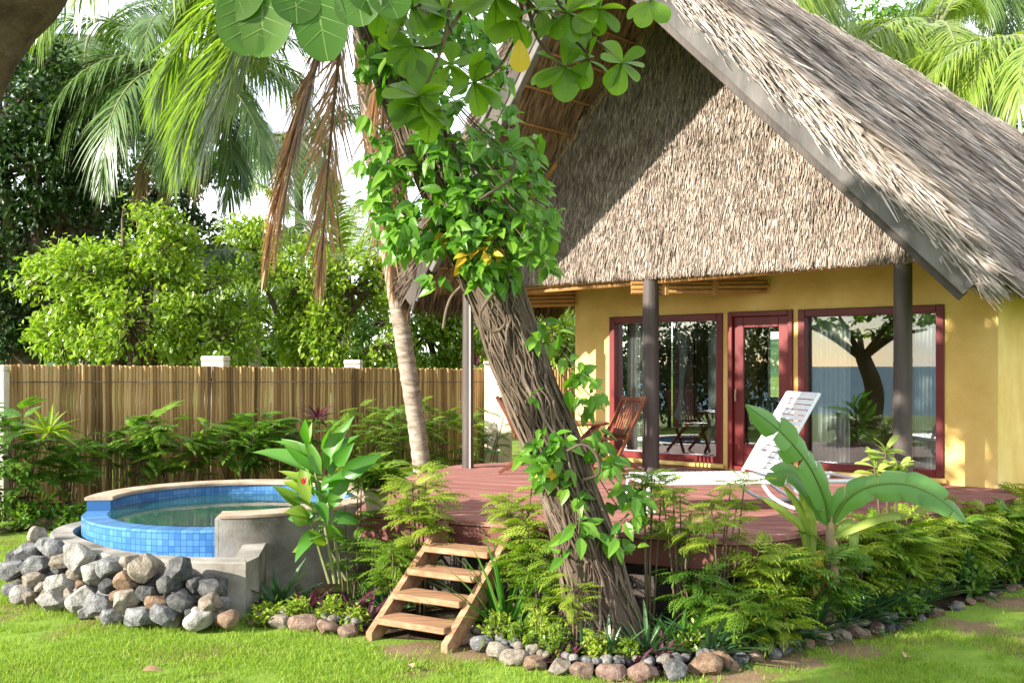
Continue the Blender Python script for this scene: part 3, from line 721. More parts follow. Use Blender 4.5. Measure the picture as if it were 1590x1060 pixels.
T = thing('gate_pillar', 'cream masonry pillar at the house end of the bamboo fence', 'pillar', (-.12, 17.7, 0))
p = px(771, 570, 17.6); a = Acc(); box(a, p[0]-.20, p[0]+.02, 17.5, 17.9, 0, 2.08, None, .01); box(a, p[0]+.022, p[0]+.26, 17.42, 17.85, 0, 1.72, None, .01); part(T, 'shaft', a, WHITEP)
a = Acc(); box(a, p[0]-.22, p[0]+.04, 17.47, 17.93, 2.08, 2.13, None, .01); part(T, 'cap', a, WHITEP)
F2 = thing('bamboo_screen', 'short bamboo screen between the cream pillar and the house wall', 'fence', (.6, 18.0, 0))
a = Acc(); x = .32
while x < 2.6:
    r = R.uniform(.02, .035); x += r*1.9; tube(a, [(x, 18.2+.25*x, .02), (x+R.normal(0, .01), 18.2+.25*x, 2.05+R.normal(0, .03))], r, 7)
part(F2, 'canes', a, CANE)
a = Acc(); bar(a, (.3, 18.33, 1.5), (2.6, 18.9, 1.5), .05, .07); part(F2, 'rail', a, DARKW)

# ------------------------------------------------------------------ furniture
WHITE = mat('white_plastic', [(.62, .63, .65), (.70, .70, .72), (.74, .74, .74)], 5, .35, .05, 30, spec=.4)
ax = np.array((.993, .12, 0)); wy = np.array((.16, -.987, 0)); L0 = np.array((1.07, 9.66, DECKZ))
lg = thing('sun_lounger', 'white strap sun lounger with its back raised on the deck', 'sun lounger', L0)
def Lp(x, y, z): return L0+ax*x+wy*y+np.array((0, 0, z))
LW = .66
a = Acc()
for k in range(19): box(a, .01+k*.058, .06+k*.058, 0, LW, .285, .297, Lp, .004)
part(lg, 'seat', a, WHITE)
a = Acc(); bd = nrm(np.array((.43, 0, .72)))
def Bp(x, y, z): q = np.array((1.10, 0, .29))+bd*x+np.array((-bd[2], 0, bd[0]))*z; return Lp(q[0], y, q[2])
for k in range(15): box(a, .03+k*.055, .077+k*.055, .01, LW-.01, .012, .022, Bp, .004)
part(lg, 'backrest', a, WHITE)
for y in (0.0, LW):
    a = Acc(); tube(a, [Bp(0, y, 0), Bp(.86, y, 0)], .017, 8); part(lg, 'back_frame', a, WHITE)
    a = Acc(); tube(a, [Lp(x, y, .262) for x in np.linspace(-.01, 1.97, 12)], .02, 10); part(lg, 'rail', a, WHITE)
    a = Acc(); tube(a, [Lp(0.02, y, .27), Lp(-.01, y, .15), Lp(.0, y, .018), Lp(.06, y, .018)], .018, 8); part(lg, 'leg', a, WHITE)
    a = Acc(); c = spline([(1.02, .255), (1.12, .13), (1.30, .035), (1.5, .02), (1.62, .03)], 16); tube(a, [Lp(x, y, z) for x, z in c], .018, 8); part(lg, 'leg', a, WHITE)
    a = Acc(); c = spline([(1.93, .255), (1.84, .10), (1.66, .03), (1.48, .09), (1.34, .19), (1.26, .255)], 16); tube(a, [Lp(x, y+.045*(1 if y == 0 else -1), z) for x, z in c], .017, 8); part(lg, 'leg', a, WHITE)
for p_, q_ in [(Lp(x, 0, z), Lp(x, LW, z)) for x, z in ((-.005, .262), (1.97, .262), (1.60, .03))]+[(Bp(.86, 0, 0), Bp(.86, LW, 0)), (Bp(.55, LW/2, -.0), Lp(1.75, LW/2, .262))]:
    a = Acc(); tube(a, [p_, q_], .016, 8); part(lg, 'crossbar', a, WHITE)

TEAK = mat('oiled_teak', [(.08, .022, .012), (.15, .045, .02), (.22, .08, .035)], 3, .42, .2, 40, (1, 1, .3), .4)
def folding_chair(loc, face, label):
    T = thing('folding_chair', label, 'chair', loc, 'teak folding chairs at the small table'); f_ = nrm(np.array((*face, 0))); s_ = np.array((-f_[1], f_[0], 0)); l = np.array(loc)
    def Q(x, y, z): return l+f_*x+s_*y+np.array((0, 0, z))
    a = Acc()
    for k in range(8): bar(a, Q(-.10, -.175+k*.05, .47), Q(-.275, -.175+k*.05, .88), .028, .014)
    for z in (.46, .885): bar(a, Q(.0-.39*(z-.22), -.21, z), Q(.0-.39*(z-.22), .21, z), .03, .05)
    part(T, 'backrest', a, TEAK)
    a = Acc()
    for k in range(7): box(a, -.10+k*.055, -.055+k*.055, -.2, .2, .425, .44, Q, .003)
    part(T, 'seat', a, TEAK)
    for y in (-.225, .225):
        a = Acc(); bar(a, Q(-.30, y, .92), Q(.22, y, .012), .028, .04); part(T, 'leg', a, TEAK)
        y2 = y*.85; a = Acc(); bar(a, Q(.27, y2, .43), Q(-.28, y2, .012), .026, .04); part(T, 'leg', a, TEAK)
    a = Acc()
    bar(a, Q(.10, -.21, .22), Q(.10, .21, .22), .02, .03); bar(a, Q(-.12, -.19, .135), Q(-.12, .19, .135), .02, .03); part(T, 'stretcher', a, TEAK)
folding_chair((1.20, 12.25, DECKZ), (-.88, -.48), 'teak folding chair between the small table and the dark post')
folding_chair((.16, 12.5, DECKZ), (.95, -.2), 'teak folding chair mostly hidden behind the big leaning tree trunk')
tb = thing('folding_table', 'small round teak folding table beside the big tree trunk', 'table', (.72, 12.15, DECKZ))
a = Acc(); lathe(a, [(.001, .60), (.40, .60), (.41, .607), (.41, .62), (.40, .628), (.001, .628)], 40, (.72, 12.15, DECKZ)); part(tb, 'tabletop', a, TEAK)
for s_ in (-1, 1):
    for y in (-.2, .2):
        a = Acc(); bar(a, (.72-.30*s_, 12.15+y*s_, DECKZ+.01), (.72+.28*s_, 12.15+y*s_, DECKZ+.60), .03, .04); part(tb, 'leg', a, TEAK)
a = Acc(); bar(a, (.58, 11.95, DECKZ+.28), (.58, 12.35, DECKZ+.28), .025, .03); part(tb, 'stretcher', a, TEAK)

# ------------------------------------------------------------------ plants
pr = np.random.default_rng(11)
def compound(pairs, llen, lw, lobes=0, droop=.35, ang=52, start=.18):
    V = []; F = []
    def quad(p, d, w, up_=.0):
        b = len(V); d = np.array(d); s_ = nrm(np.array((d[1], -d[0], 0)))*w
        V.extend([p-s_*.3, p+s_*.3, p+d*.45+s_+np.array((0, 0, up_)), p+d*.45-s_+np.array((0, 0, up_)), p+d*1.0+s_*.08-np.array((0, 0, .06)), p+d*1.0-s_*.08-np.array((0, 0, .06))])
        F.extend([(b, b+1, b+2, b+3), (b+3, b+2, b+4, b+5)])
    def rz(t): return np.array((0, t, -droop*t*t+.05*t))
    for i in range(5):
        b = len(V); p, q = rz(i/5), rz((i+1)/5); V.extend([p-(.008, 0, 0), p+(.008, 0, 0), q+(.006, 0, 0), q-(.006, 0, 0)]); F.append((b, b+1, b+2, b+3))
    for i in range(pairs):
        t = start+(1-start)*i/(pairs-.3); L = llen*(.45+.75*math.sin(math.pi*(.15+.75*t)))
        for sg in (-1, 1):
            an = math.radians(ang*(1-.45*t)); d = np.array((sg*math.sin(an), math.cos(an), -.22))*L
            p = rz(t); quad(p, d, lw*L/llen)
            for k in range(lobes):
                u_ = .25+.5*k/max(1, lobes-1); c = p+d*u_
                for s2 in (-1, 1):
                    a2 = an*sg+s2*math.radians(48); quad(c, np.array((math.sin(a2), math.cos(a2), -.3))*L*.42*(1-u_*.5), lw*.55)
    quad(rz(1), np.array((0, 1, -.5))*llen*.9, lw)
    return np.array(V), np.array(F)
C_FERN = compound(6, .36, .035, 2, .35)
C_BROAD = compound(6, .42, .075, 0, .45)
C_TINY = compound(5, .34, .10, 0, .2)
def shrub(name, label, cat, loc, n, h, spread, ln, tmpl, leafm, stemm=TWIG, top=.45, per=9, group=None, lean=.12):
    """several thin stems, compound leaves arching out of their upper part"""
    T = thing(name, label, cat, loc, group); l = np.array(loc); a = Acc(); b = Acc(); P = []; D = []
    for i in range(n):
        t = pr.random()*6.28; r = spread*math.sqrt(pr.random()); e = np.array((math.cos(t), math.sin(t), 0)); hh = h*pr.uniform(.72, 1.05)
        p0 = l+e*r*.35; c = spline([p0, p0+e*r*.3+np.array((0, 0, hh*.5))+pr.normal(0, .015, 3), p0+e*(r*.65+lean*h*.3)+np.array((0, 0, hh))], 9)
        tube(a, c, np.linspace(.010, .005, 9), 5, False)
        m_ = per
        for k in range(m_):
            f_ = 1-top*(pr.random()**1.3) if k > 1 else 1.0
            q = c[min(8, int(round(f_*8)))]+pr.normal(0, .012, 3); az = k*2.4+pr.random()
            P.append(q); D.append((math.cos(az)+e[0]*.5, math.sin(az)+e[1]*.5, pr.uniform(-.15, .75)))
    P = np.array(P); D = nrm(np.array(D)); up_ = np.tile((0, 0, 1.), (len(P), 1))+pr.normal(0, .25, (len(P), 3))
    S = ln*pr.uniform(.65, 1.15, len(P))
    scatter(b, tmpl, P, D, up_, S, S)
    part(T, 'stems', a, stemm, True); part(T, 'foliage', b, leafm)
    return T
def rosette(name, label, cat, loc, n, ln, wd, leafm, droop=.4, elo=.35, ehi=1.3, group=None, kind='strap', fold=.35):
    T = thing(name, label, cat, loc, group); a = Acc()
    az = np.arange(n)*2.4+pr.random(n)*.6; e = pr.uniform(elo, ehi, n)
    D = np.stack([np.cos(az)*np.cos(e), np.sin(az)*np.cos(e), np.sin(e)], 1); P = np.tile(loc, (n, 1))+D*.015*[1, 1, 0]
    V, F = leaf_t(kind, fold, 0); 
    for i in range(n):
        t2 = leaf_t(kind, fold, droop*pr.uniform(.5, 1.3)); scatter(a, t2, P[i:i+1], D[i:i+1], np.array([(0, 0, 1.)])+pr.normal(0, .1, (1, 3)), ln*pr.uniform(.6, 1.1), wd*pr.uniform(.8, 1.1))
    b = Acc(); tube(b, [np.array(loc)-(0, 0, .02), np.array(loc)+(0, 0, ln*.12)], [.02, .012], 6)
    part(T, 'leaves', a, leafm); part(T, 'stem', b, STEM)
    return T
def lowbush(name, label, cat, loc, r, h, n, size, leafm, group=None, kind='small'):
    T = thing(name, label, cat, loc, group); a = Acc(); b = Acc(); l = np.array(loc); m_ = max(5, n//14)
    P = []; D = []
    for i in range(m_):
        t = pr.random()*6.28; e = pr.uniform(.1, 1.5); q = l+np.array((math.cos(t)*math.cos(e)*r, math.sin(t)*math.cos(e)*r, h*(.25+.75*math.sin(e)))); 
        tube(b, [l, l+(q-l)*.6+pr.normal(0, .01, 3), q], .004, 4, False)
        for k in range(14):
            f_ = pr.uniform(.55, 1.0); P.append(l+(q-l)*f_+pr.normal(0, .012, 3)); D.append((q-l)/np.linalg.norm(q-l)*.6+rdir(1, pr)[0]*.9)
    P = np.array(P); S = size*pr.uniform(.6, 1.2, len(P)); scatter(a, leaf_t(kind, .25, .2), P, D, np.tile((0, 0, 1.), (len(P), 1))+pr.normal(0, .4, (len(P), 3)), S, S*.5)
    part(T, 'stems', b, STEM); part(T, 'foliage', a, leafm)
    return T

# shrubs along the fence
def fshrub(pxx, off, h, n, spread, ln, tm, lm, lab, per=9, top=.55):
    k = (pxx-795)/FPX; Y = (12.6+.5824*9.4-.0)/(1-.5824*k)-off
    return shrub('fence_shrub', lab, 'shrub', at(pxx, Y), n, h, spread, ln, tm, lm, per=per, top=top, group='shrubs along the bamboo fence')
fshrub(22, 1.0, 1.45, 18, .5, .30, C_BROAD, L_DARKFERN, 'dense dark green shrub at the far left end of the fence', 9, .75)
rosette('dracaena', 'bright yellow green spiky shrub head in front of the fence left end', 'shrub', px(75, 672, 12.7), 34, .40, .055, L_LIME, .3, -.2, 1.3, kind='lance')
fshrub(105, .7, 1.15, 8, .35, .30, C_BROAD, L_DARKFERN, 'leafy green shrub beside the bright spiky shrub at the fence', 9, .6)
fshrub(200, .6, 1.20, 11, .42, .30, C_BROAD, L_DARKFERN, 'arching green shrub on the fence behind the pool left rim', 8, .5)
fshrub(275, .65, 1.30, 13, .45, .30, C_BROAD, L_FERN, 'light topped arching shrub on the fence behind the pool middle', 8, .55)
fshrub(375, .5, 1.30, 13, .48, .34, C_BROAD, L_DARKFERN, 'glossy dark shrub with broad leaves on the fence left of the ginger plant', 8, .4)
fshrub(440, .5, 1.25, 8, .35, .28, C_BROAD, L_DARKFERN, 'smaller dark shrub in shade right behind the ginger plant', 8, .5)
rosette('cordyline', 'dusky maroon leaved plant in front of the fence', 'plant', px(492, 650, 15.2), 26, .36, .05, L_PURPLE, .3, -.1, 1.2, kind='lance')
fshrub(575, .8, 1.35, 16, .55, .26, C_FERN, L_FERN, 'feathery green shrub on the fence just left of the palm trunk', 9, .7)
fshrub(630, .7, 1.30, 10, .45, .26, C_FERN, L_DARKFERN, 'feathery shrub directly behind the palm trunk', 9, .7)
fshrub(695, .9, 1.40, 16, .5, .26, C_FERN, L_FERN, 'bright feathery shrub on the fence between palm trunk and slim deck post', 9, .7)
fshrub(745, .5, 1.2, 8, .4, .26, C_FERN, L_DARKFERN, 'feathery shrub in front of the cream pillar', 9, .7)
lows = [(545, 745, 12.6, .45, .6, L_FERN, 'rounded light green bush behind the pool coping right end'), (660, 745, 13.6, .3, .5, L_GINGER, 'broad leaved clump at the foot of the palm trunk'),
        (690, 735, 14.0, .4, .5, L_LIME, 'low lime green fern clump behind the deck left of the slim post'), (765, 735, 14.3, .4, .45, L_LIME, 'low lime green fern clump behind the deck right of the slim post'),
        (625, 735, 13.2, .4, .55, L_LIME, 'low lime fern clump between the pool and the palm trunk')]
for x_, y_, Y_, r_, h_, m_, lab in lows:
    shrub('fern_clump', lab, 'fern', at(x_, Y_), 14, h_+.1, r_, .24, C_FERN, m_, per=8, top=.8)
for x_, lab in ((20, 'low dark weed clump at the fence foot far left'), (140, 'low dark weed clump at the fence foot behind the rocks'), (225, 'low dark weed clump at the fence foot by the pool edge'), (70, 'low dark weed clump under the bright spiky shrub')):
    lowbush('weed_clump', lab, 'plant', at(x_, 12.9+(x_/500)), .45, .35, 500, .09, L_DARKFERN)

# ---- bed left of the steps
def ginger():
    Y0 = 8.72; T = thing('ginger_plant', 'tall ginger plant with long paddle leaves between pool and steps', 'plant', at(515, Y0))
    stems = [[(520, 905), (505, 820), (492, 745), (478, 690)], [(528, 905), (520, 830), (512, 760), (515, 700)], [(512, 905), (492, 840), (478, 790)], [(538, 900), (510, 850), (485, 815)]]
    a = Acc()
    for i, s_ in enumerate(stems): tube(a, spline([px(x, min(y, 568+HC*FPX/(Y0+.05*i)), Y0+.05*i) for x, y in s_], 12), np.linspace(.016, .007, 12), 7)
    part(T, 'stems', a, STEM, True)
    LV = [((485, 735), (392, 712), 34, 0), ((492, 720), (428, 700), 26, 0), ((480, 700), (474, 664), 14, 1), ((505, 730), (538, 662), 30, 0), ((512, 740), (530, 680), 20, 0), ((515, 720), (548, 690), 24, 0),
          ((488, 770), (432, 742), 26, 1), ((480, 785), (456, 722), 24, 1), ((490, 795), (448, 790), 24, 1), ((512, 790), (552, 752), 26, 0), ((500, 830), (478, 872), 24, 0), ((485, 815), (446, 806), 22, 1),
          ((505, 845), (492, 876), 18, 1), ((498, 760), (540, 770), 26, 0), ((492, 800), (462, 842), 22, 0), ((490, 750), (440, 765), 24, 0), ((518, 810), (548, 830), 22, 0), ((500, 700), (520, 655), 16, 0), ((486, 780), (500, 830), 24, 0)]
    b = Acc(); c = Acc()
    for (p, q, w, lim) in LV:
        p3, q3 = px(*p, Y0), px(*q, Y0+pr.uniform(-.22, .22)); d = q3-p3; L = np.linalg.norm(d)*1.08
        for dup in range(2):
            j_ = pr.normal(0, .05, 3)*dup; scatter(c if lim else b, leaf_t('lance', .55, .34, 4), [p3+j_], [d+np.array((0, 0, .22))+j_*3], [np.array((0, -.75, .8))+pr.normal(0, .3, 3)], L*(1-.25*dup), w/FPX*Y0*.95)
    part(T, 'leaves', b, L_GINGER, True); part(T, 'young_leaves', c, L_FERN, True)
    a = Acc(); scatter(a, leaf_t('ovate', .4, .1), [px(472, 752, Y0-.05)]*3, [(0, 0, 1), (.4, 0, 1), (-.4, -.2, 1)], [(0, -1, 0)]*3, .07, .025)
    part(T, 'flower', a, leafmat('red_bract', [(.5, .02, .02), (.6, .04, .03)], .4, .2, .4, (1, .8, .8)))
ginger()
LB = [('rosette', 'cordyline', 'dark green long leaved cordyline against the concrete basin end', 435, 8.75, dict(n=22, ln=.5, wd=.075, leafm=L_RHOEO, droop=.35, kind='lance')),
      ('rosette', 'cordyline', 'maroon cordyline below the ginger plant', 478, 8.55, dict(n=16, ln=.36, wd=.05, leafm=L_PURPLE, droop=.35, kind='lance')),
      ('rosette', 'cordyline', 'maroon and green cordyline in front of the ginger stems', 540, 8.45, dict(n=18, ln=.36, wd=.05, leafm=L_PURPLE, droop=.35, kind='lance')),
      ('rosette', 'strap_plant', 'thin grassy tuft at the basin corner', 415, 8.35, dict(n=40, ln=.28, wd=.012, leafm=L_STRAP, droop=.6)),
      ('rosette', 'strap_plant', 'thin grassy tuft below the ginger plant', 500, 8.3, dict(n=40, ln=.26, wd=.012, leafm=L_STRAP, droop=.6)),
      ('rosette', 'oyster_plant', 'purple backed oyster plant left of the top of the steps', 600, 8.55, dict(n=20, ln=.34, wd=.05, leafm=L_RHOEO, droop=.25)),
      ('rosette', 'oyster_plant', 'purple backed oyster plant beside the lower left stringer', 570, 8.2, dict(n=18, ln=.28, wd=.045, leafm=L_PURPLE, droop=.25))]
for kind, nm, lab, x_, Y_, kw in LB: rosette(nm, lab, 'plant', at(x_, Y_), **kw)
for lab, x_, Y_, r_, h_ in (('small lime leaved bush at the basin corner', 462, 8.30, .16, .2), ('small lime leaved bush in front of the ginger plant', 515, 8.22, .15, .22), ('small lime leaved bush near the edging left of the steps', 415, 8.32, .2, .15), ('tiny lime bush close to the steps left foot', 552, 8.12, .12, .16)):
    lowbush('lime_bush', lab, 'bush', at(x_, Y_), r_, h_, 420, .045, L_LIME)
ar = [('tall feathery aralia with lime leaves left of the steps', 655, 8.62, 8, 1.14, .18, .2, L_LIME), ('feathery aralia beside the left stringer of the steps', 618, 8.5, 9, .62, .18, .2, L_FERN), ('thin feathery aralia between pool wall and ginger plant', 545, 9.0, 5, .95, .16, .18, L_FERN), ('feathery aralia under the planter pot', 580, 8.9, 8, .48, .2, .18, L_DARKFERN),
      ('lime feathery aralia left of the trunk at the deck edge', 806, 8.15, 7, 1.12, .13, .18, L_LIME), ('feathery aralia right behind the strap lily', 826, 7.95, 9, .70, .2, .2, L_FERN), ('feathery aralia between the steps and the big trunk', 850, 7.75, 9, .52, .2, .19, L_FERN), ('young lime aralia in front of the big trunk foot', 893, 7.28, 5, .56, .07, .14, L_LIME),
      ('tall thin stemmed aralia just right of the big trunk', 1008, 7.72, 5, 1.22, .10, .15, L_FERN), ('tall thin stemmed aralia in front of the lounger foot', 1060, 7.66, 6, 1.12, .16, .15, L_LIME), ('tall thin stemmed aralia below the lounger seat', 1118, 7.55, 6, 1.16, .18, .16, L_LIME), ('short dark aralia in shade under the deck front', 1085, 7.6, 9, .55, .22, .2, L_DARKFERN),
      ('broad fronded aralia at the deck front corner', 1142, 7.42, 9, .48, .2, .2, L_FERN), ('bright arching aralia left of the banana plant', 1192, 7.72, 14, .64, .22, .23, L_LIME), ('bright low aralia between deck corner and banana plant', 1185, 7.5, 8, .34, .18, .2, L_LIME), ('dark aralia behind the banana stem', 1270, 7.95, 9, .66, .22, .24, L_DARKFERN)]
for lab, x_, Y_, n_, h_, sp_, ln_, m_ in ar:
    shrub('aralia_shrub', lab, 'shrub', at(x_, Y_), n_, h_, sp_, ln_, C_FERN, m_, per=14 if h_ > 1 else 9, top=.30 if h_ > 1 else .6, lean=.06)
# dense aralias along the right deck edge
nouns = ['next to the banana stem', 'under the big right banana leaf', 'below the tip of the big right banana leaf', 'in front of the yellow croton', 'midway along the right deck edge', 'two thirds along the right deck edge', 'below the right house window corner', 'in front of the deck end', 'at the foot of the house corner', 'at the right border of the bed', 'behind the right border of the bed']
xs_ = [1325, 1365, 1405, 1440, 1472, 1500, 1530, 1556, 1585, 1610, 1560]
protoA = None
for i, (x_, w_) in enumerate(zip(xs_, nouns)):
    k = (x_-795)/FPX; Yd = (7.6-.85*1.66)/(1-.85*k); Y_ = Yd-.13-.06*(i % 2)
    if i == 10: Y_ = Yd-.5
    if i < 3:
        T = shrub('aralia_shrub', '', 'shrub', at(x_, Y_), 15, .74, .22, .23, (C_FERN, C_BROAD, C_FERN)[i], (L_LIME, L_FERN, L_LIME)[i], per=9, top=.75, lean=.08)
        protos = [T] if i == 0 else protos+[T]
    else:
        T = copy_tree(protos[i % 3]); put(T, at(x_, Y_), i*1.9, pr.uniform(.88, 1.05))
    T['label'] = 'dense feathery aralia '+w_
    if i in (1, 4, 6): T2 = lowbush('undergrowth_bush', 'low dark leafy bush under the aralias '+w_, 'bush', at(x_+10, Y_-.15), .3, .4, 500, .09, L_DARKFERN)
# oyster plants along the right border
protos = []
for i in range(22):
    t_ = .60+.385*i/21; p = BORDER[int(t_*139)]; q = BORDER[min(139, int(t_*139)+2)]; tn = nrm(q-p); nn = np.array((-tn[1], tn[0]))
    loc = (*(p+nn*(.12+.10*(i % 2))), .03)
    if i < 3: T = rosette('oyster_plant', '', 'plant', loc, 30, .46, .05, L_RHOEO, .3, .15, 1.2); protos.append(T)
    else: T = copy_tree(protos[i % 3]); put(T, loc, i*2.1, pr.uniform(.8, 1.1))
    T['label'] = 'dark strap leaved oyster plant in the row along the right bed edge'; T['group'] = 'oyster plants along the right edge'
# bed between steps and banana
rb = [('strap_lily', 'tall bright green strap lily growing beside the steps', 783, 7.83, dict(n=30, ln=.82, wd=.032, leafm=L_STRAP, droop=.3, elo=.85, ehi=1.5)),
      ('spider_plant', 'arching pale grassy leaves falling across the step treads', 765, 7.95, dict(n=14, ln=.6, wd=.022, leafm=L_LIME, droop=.8, elo=.5, ehi=1.2)),
      ('strap_plant', 'blue green strap plant at the left side of the trunk foot', 905, 7.25, dict(n=20, ln=.34, wd=.035, leafm=L_RHOEO, droop=.2, elo=.5, ehi=1.4)),
      ('strap_plant', 'blue green strap plant directly in front of the trunk foot', 945, 7.18, dict(n=20, ln=.36, wd=.035, leafm=L_RHOEO, droop=.2, elo=.5, ehi=1.4)),
      ('strap_plant', 'upright grey green strap plant right of the trunk foot', 1005, 7.25, dict(n=22, ln=.42, wd=.035, leafm=L_RHOEO, droop=.2, elo=.6, ehi=1.45)),
      ('strap_plant', 'upright strap plant with long blades under the deck front', 1060, 7.35, dict(n=20, ln=.45, wd=.035, leafm=L_STRAP, droop=.2, elo=.6, ehi=1.45)),
      ('oyster_plant', 'maroon oyster plant beside the trunk foot', 1030, 7.15, dict(n=20, ln=.26, wd=.035, leafm=L_PURPLE, droop=.25)),
      ('oyster_plant', 'maroon oyster plant in front of the thin stemmed aralias', 985, 7.05, dict(n=18, ln=.22, wd=.035, leafm=L_PURPLE, droop=.25)),
      ('oyster_plant', 'dark oyster plant beside the right stringer of the steps', 800, 7.6, dict(n=20, ln=.3, wd=.045, leafm=L_RHOEO, droop=.25)),
      ('oyster_plant', 'dark oyster plant under the feathery aralia by the steps', 850, 7.5, dict(n=20, ln=.3, wd=.04, leafm=L_RHOEO, droop=.25)),
      ('oyster_plant', 'purple backed oyster plant close to the edging stones under the trunk', 880, 7.12, dict(n=18, ln=.24, wd=.04, leafm=L_PURPLE, droop=.25)),
      ('strap_plant', 'dark strap plant under the broad fronded aralia', 1130, 7.3, dict(n=22, ln=.36, wd=.04, leafm=L_RHOEO, droop=.25)),
      ('strap_plant', 'dark strap plant left of the banana stem', 1245, 7.75, dict(n=22, ln=.32, wd=.04, leafm=L_STRAP, droop=.35))]
for nm, lab, x_, Y_, kw in rb: rosette(nm, lab, 'plant', at(x_, Y_), **kw)
for i, (x_, Y_, r_, h_, w_) in enumerate([(775, 7.45, .17, .22, 'below the right stringer of the steps'), (815, 7.3, .17, .2, 'at the bend of the stone edging'), (865, 7.08, .15, .22, 'near the edging in front of the trunk'), (925, 6.98, .14, .2, 'at the front middle of the edging'), (975, 6.98, .13, .15, 'between strap plants at the front edging'),
                                       (1080, 7.12, .17, .2, 'at the front right of the edging'), (1125, 7.18, .17, .24, 'below the broad fronded aralia'), (1165, 7.28, .18, .2, 'where the edging turns right'), (1205, 7.42, .17, .2, 'left of the banana stem at the edging'), (840, 7.22, .14, .3, 'between aralia and oyster plant')]):
    lowbush('lime_bush', 'small leaved lime bush '+w_, 'bush', at(x_, Y_+.17), r_, h_*1.1, 420, .042, (L_LIME, L_FERN, L_BUSH)[i % 3])
# ground cover
a = Acc(); n = 9000
B2 = BORDER[(BORDER[:, 0] < 3.6)]; k = pr.integers(0, len(B2)-1, n); off = pr.uniform(.30, 1.1, n)
q = B2[k]; P = np.stack([q[:, 0]+pr.normal(0, .05, n), q[:, 1]+off, pr.uniform(.0, .06, n)], 1); df = np.array([deck_front(x) for x in P[:, 0]]); 
ok = (P[:, 1] < df+.25) & ~((P[:, 0] > -1.15) & (P[:, 0] < -.30) & (P[:, 1] > 7.0) & (P[:, 1] < 8.9)) & (P[:, 0] > -1.9); P = P[ok]
g_ = np.array([noise.noise((p[0]*3, p[1]*3, 0)) for p in P]) > -.12; P = P[g_]
D = rdir(len(P), pr)+np.array((0, 0, .9)); scatter(a, leaf_t('small', .2, .3), P, D, np.tile((0, -.4, 1.), (len(P), 1))+pr.normal(0, .4, (len(P), 3)), pr.uniform(.03, .09, len(P)), pr.uniform(.012, .03, len(P)))
solo('ground_cover', a, L_DARKFERN, kind='stuff')
# croton
cr = thing('croton', 'pale yellow croton standing in front of the right post', 'plant', at(1375, 8.62))
a = Acc(); b = Acc(); c0 = at(1375, 8.62)
for (x_, y_) in ((1375, 700), (1358, 725), (1395, 725), (1378, 740)):
    q = px(x_, y_, 8.62); tube(a, [c0, c0+(q-c0)*.5+np.array((.02, 0, 0)), q], .01, 6)
    for k in range(9):
        d = rdir(1, pr)[0]*[1, .7, .6]+np.array((0, 0, .55)); scatter(b, leaf_t('obovate', .3, .25), [q-np.array((0, 0, .03*(k % 3)))], [d], [(0, -.4, 1)], pr.uniform(.14, .2), .06)
part(cr, 'stems', a, TWIG); part(cr, 'leaves', b, L_PALE)

# banana plant
VEIN = None
def ribbon_leaf(acc, path, Y, wpx, seed, tears=5, sag=.18, tilt=(0, -.6, .8), Yd=0):
    rg_ = np.random.default_rng(seed); n = 36; mid = spline([px(x, y, Y+Yd*i/(len(path)-1)) for i, (x, y) in enumerate(path)], n+1)
    T_ = nrm(np.gradient(mid, axis=0)); S_ = nrm(np.cross(T_, np.array(tilt))); Nn = np.cross(S_, T_); tt = np.linspace(0, 1, n+1)
    w = np.interp(tt, *zip(*PROF['banana']))*wpx/FPX*Y/2
    for sg in (-1, 1):
        cuts = set(rg_.integers(5, n-3, tears)); V = []; F = []
        off = np.zeros(n+1); sagv = np.full(n+1, sag); cur = 0
        start = 0; segs = []
        for i in sorted(cuts)+[n]: segs.append((start, i)); start = i
        for (i0, i1) in segs:
            if i1 <= i0: continue
            dz = rg_.uniform(-.12, .26); ds = rg_.uniform(-.16, .16)
            b0 = acc.n; V = []
            for i in range(i0, i1+1):
                for k in range(4):
                    f = k/3; shrink = 1-.25*f*((i == i0)+(i == i1))*.6
                    jj = i+(f*(1.0 if i == i0 else -1.0 if i == i1 else 0))*.4*(1 if len(segs) > 1 else 0)
                    if VEIN is not None and k == 3 and i % 2: VEIN.add([mid[i]+Nn[i]*.003-T_[i]*.002, mid[i]+Nn[i]*.003+T_[i]*.002, mid[i]+S_[i]*sg*w[i]*.95*shrink+T_[i]*w[i]*.95*(.28+ds)+Nn[i]*(w[i]*(.22*.95-(sag+dz)*2*.9)+.004)], [(0, 1, 2)])
                    V.append(mid[i]+S_[i]*sg*w[i]*f*shrink+T_[i]*w[i]*f*(.28+ds)+Nn[i]*w[i]*(.22*f-(sag+dz)*2*f*f))
            m_ = i1-i0; acc.add(V, np.array([(4*i+k, 4*i+4+k, 4*i+5+k, 4*i+1+k) for i in range(m_) for k in range(3)]))
    return mid, w
YB = 7.95
bn = thing('banana_plant', 'young banana plant with two large torn leaves in the right bed', 'plant', at(1288, YB))
a = Acc(); b0 = at(1288, YB); tube(a, spline([b0, px(1287, 930, YB), px(1288, 860, YB), px(1290, 800, YB)], 20), np.linspace(.062, .028, 20)*(1+.03*np.sin(np.arange(20)*2)), 14)
part(bn, 'stem', a, mat('banana_stem', [(.13, .09, .05), (.28, .21, .11), (.30, .30, .14)], 5, .7, .5, 30, (1, 1, .2)), True)
P1 = [(1288, 812), (1278, 768), (1252, 716), (1210, 668), (1158, 628)]; P2 = [(1291, 815), (1312, 778), (1352, 754), (1410, 752), (1462, 776), (1502, 812)]
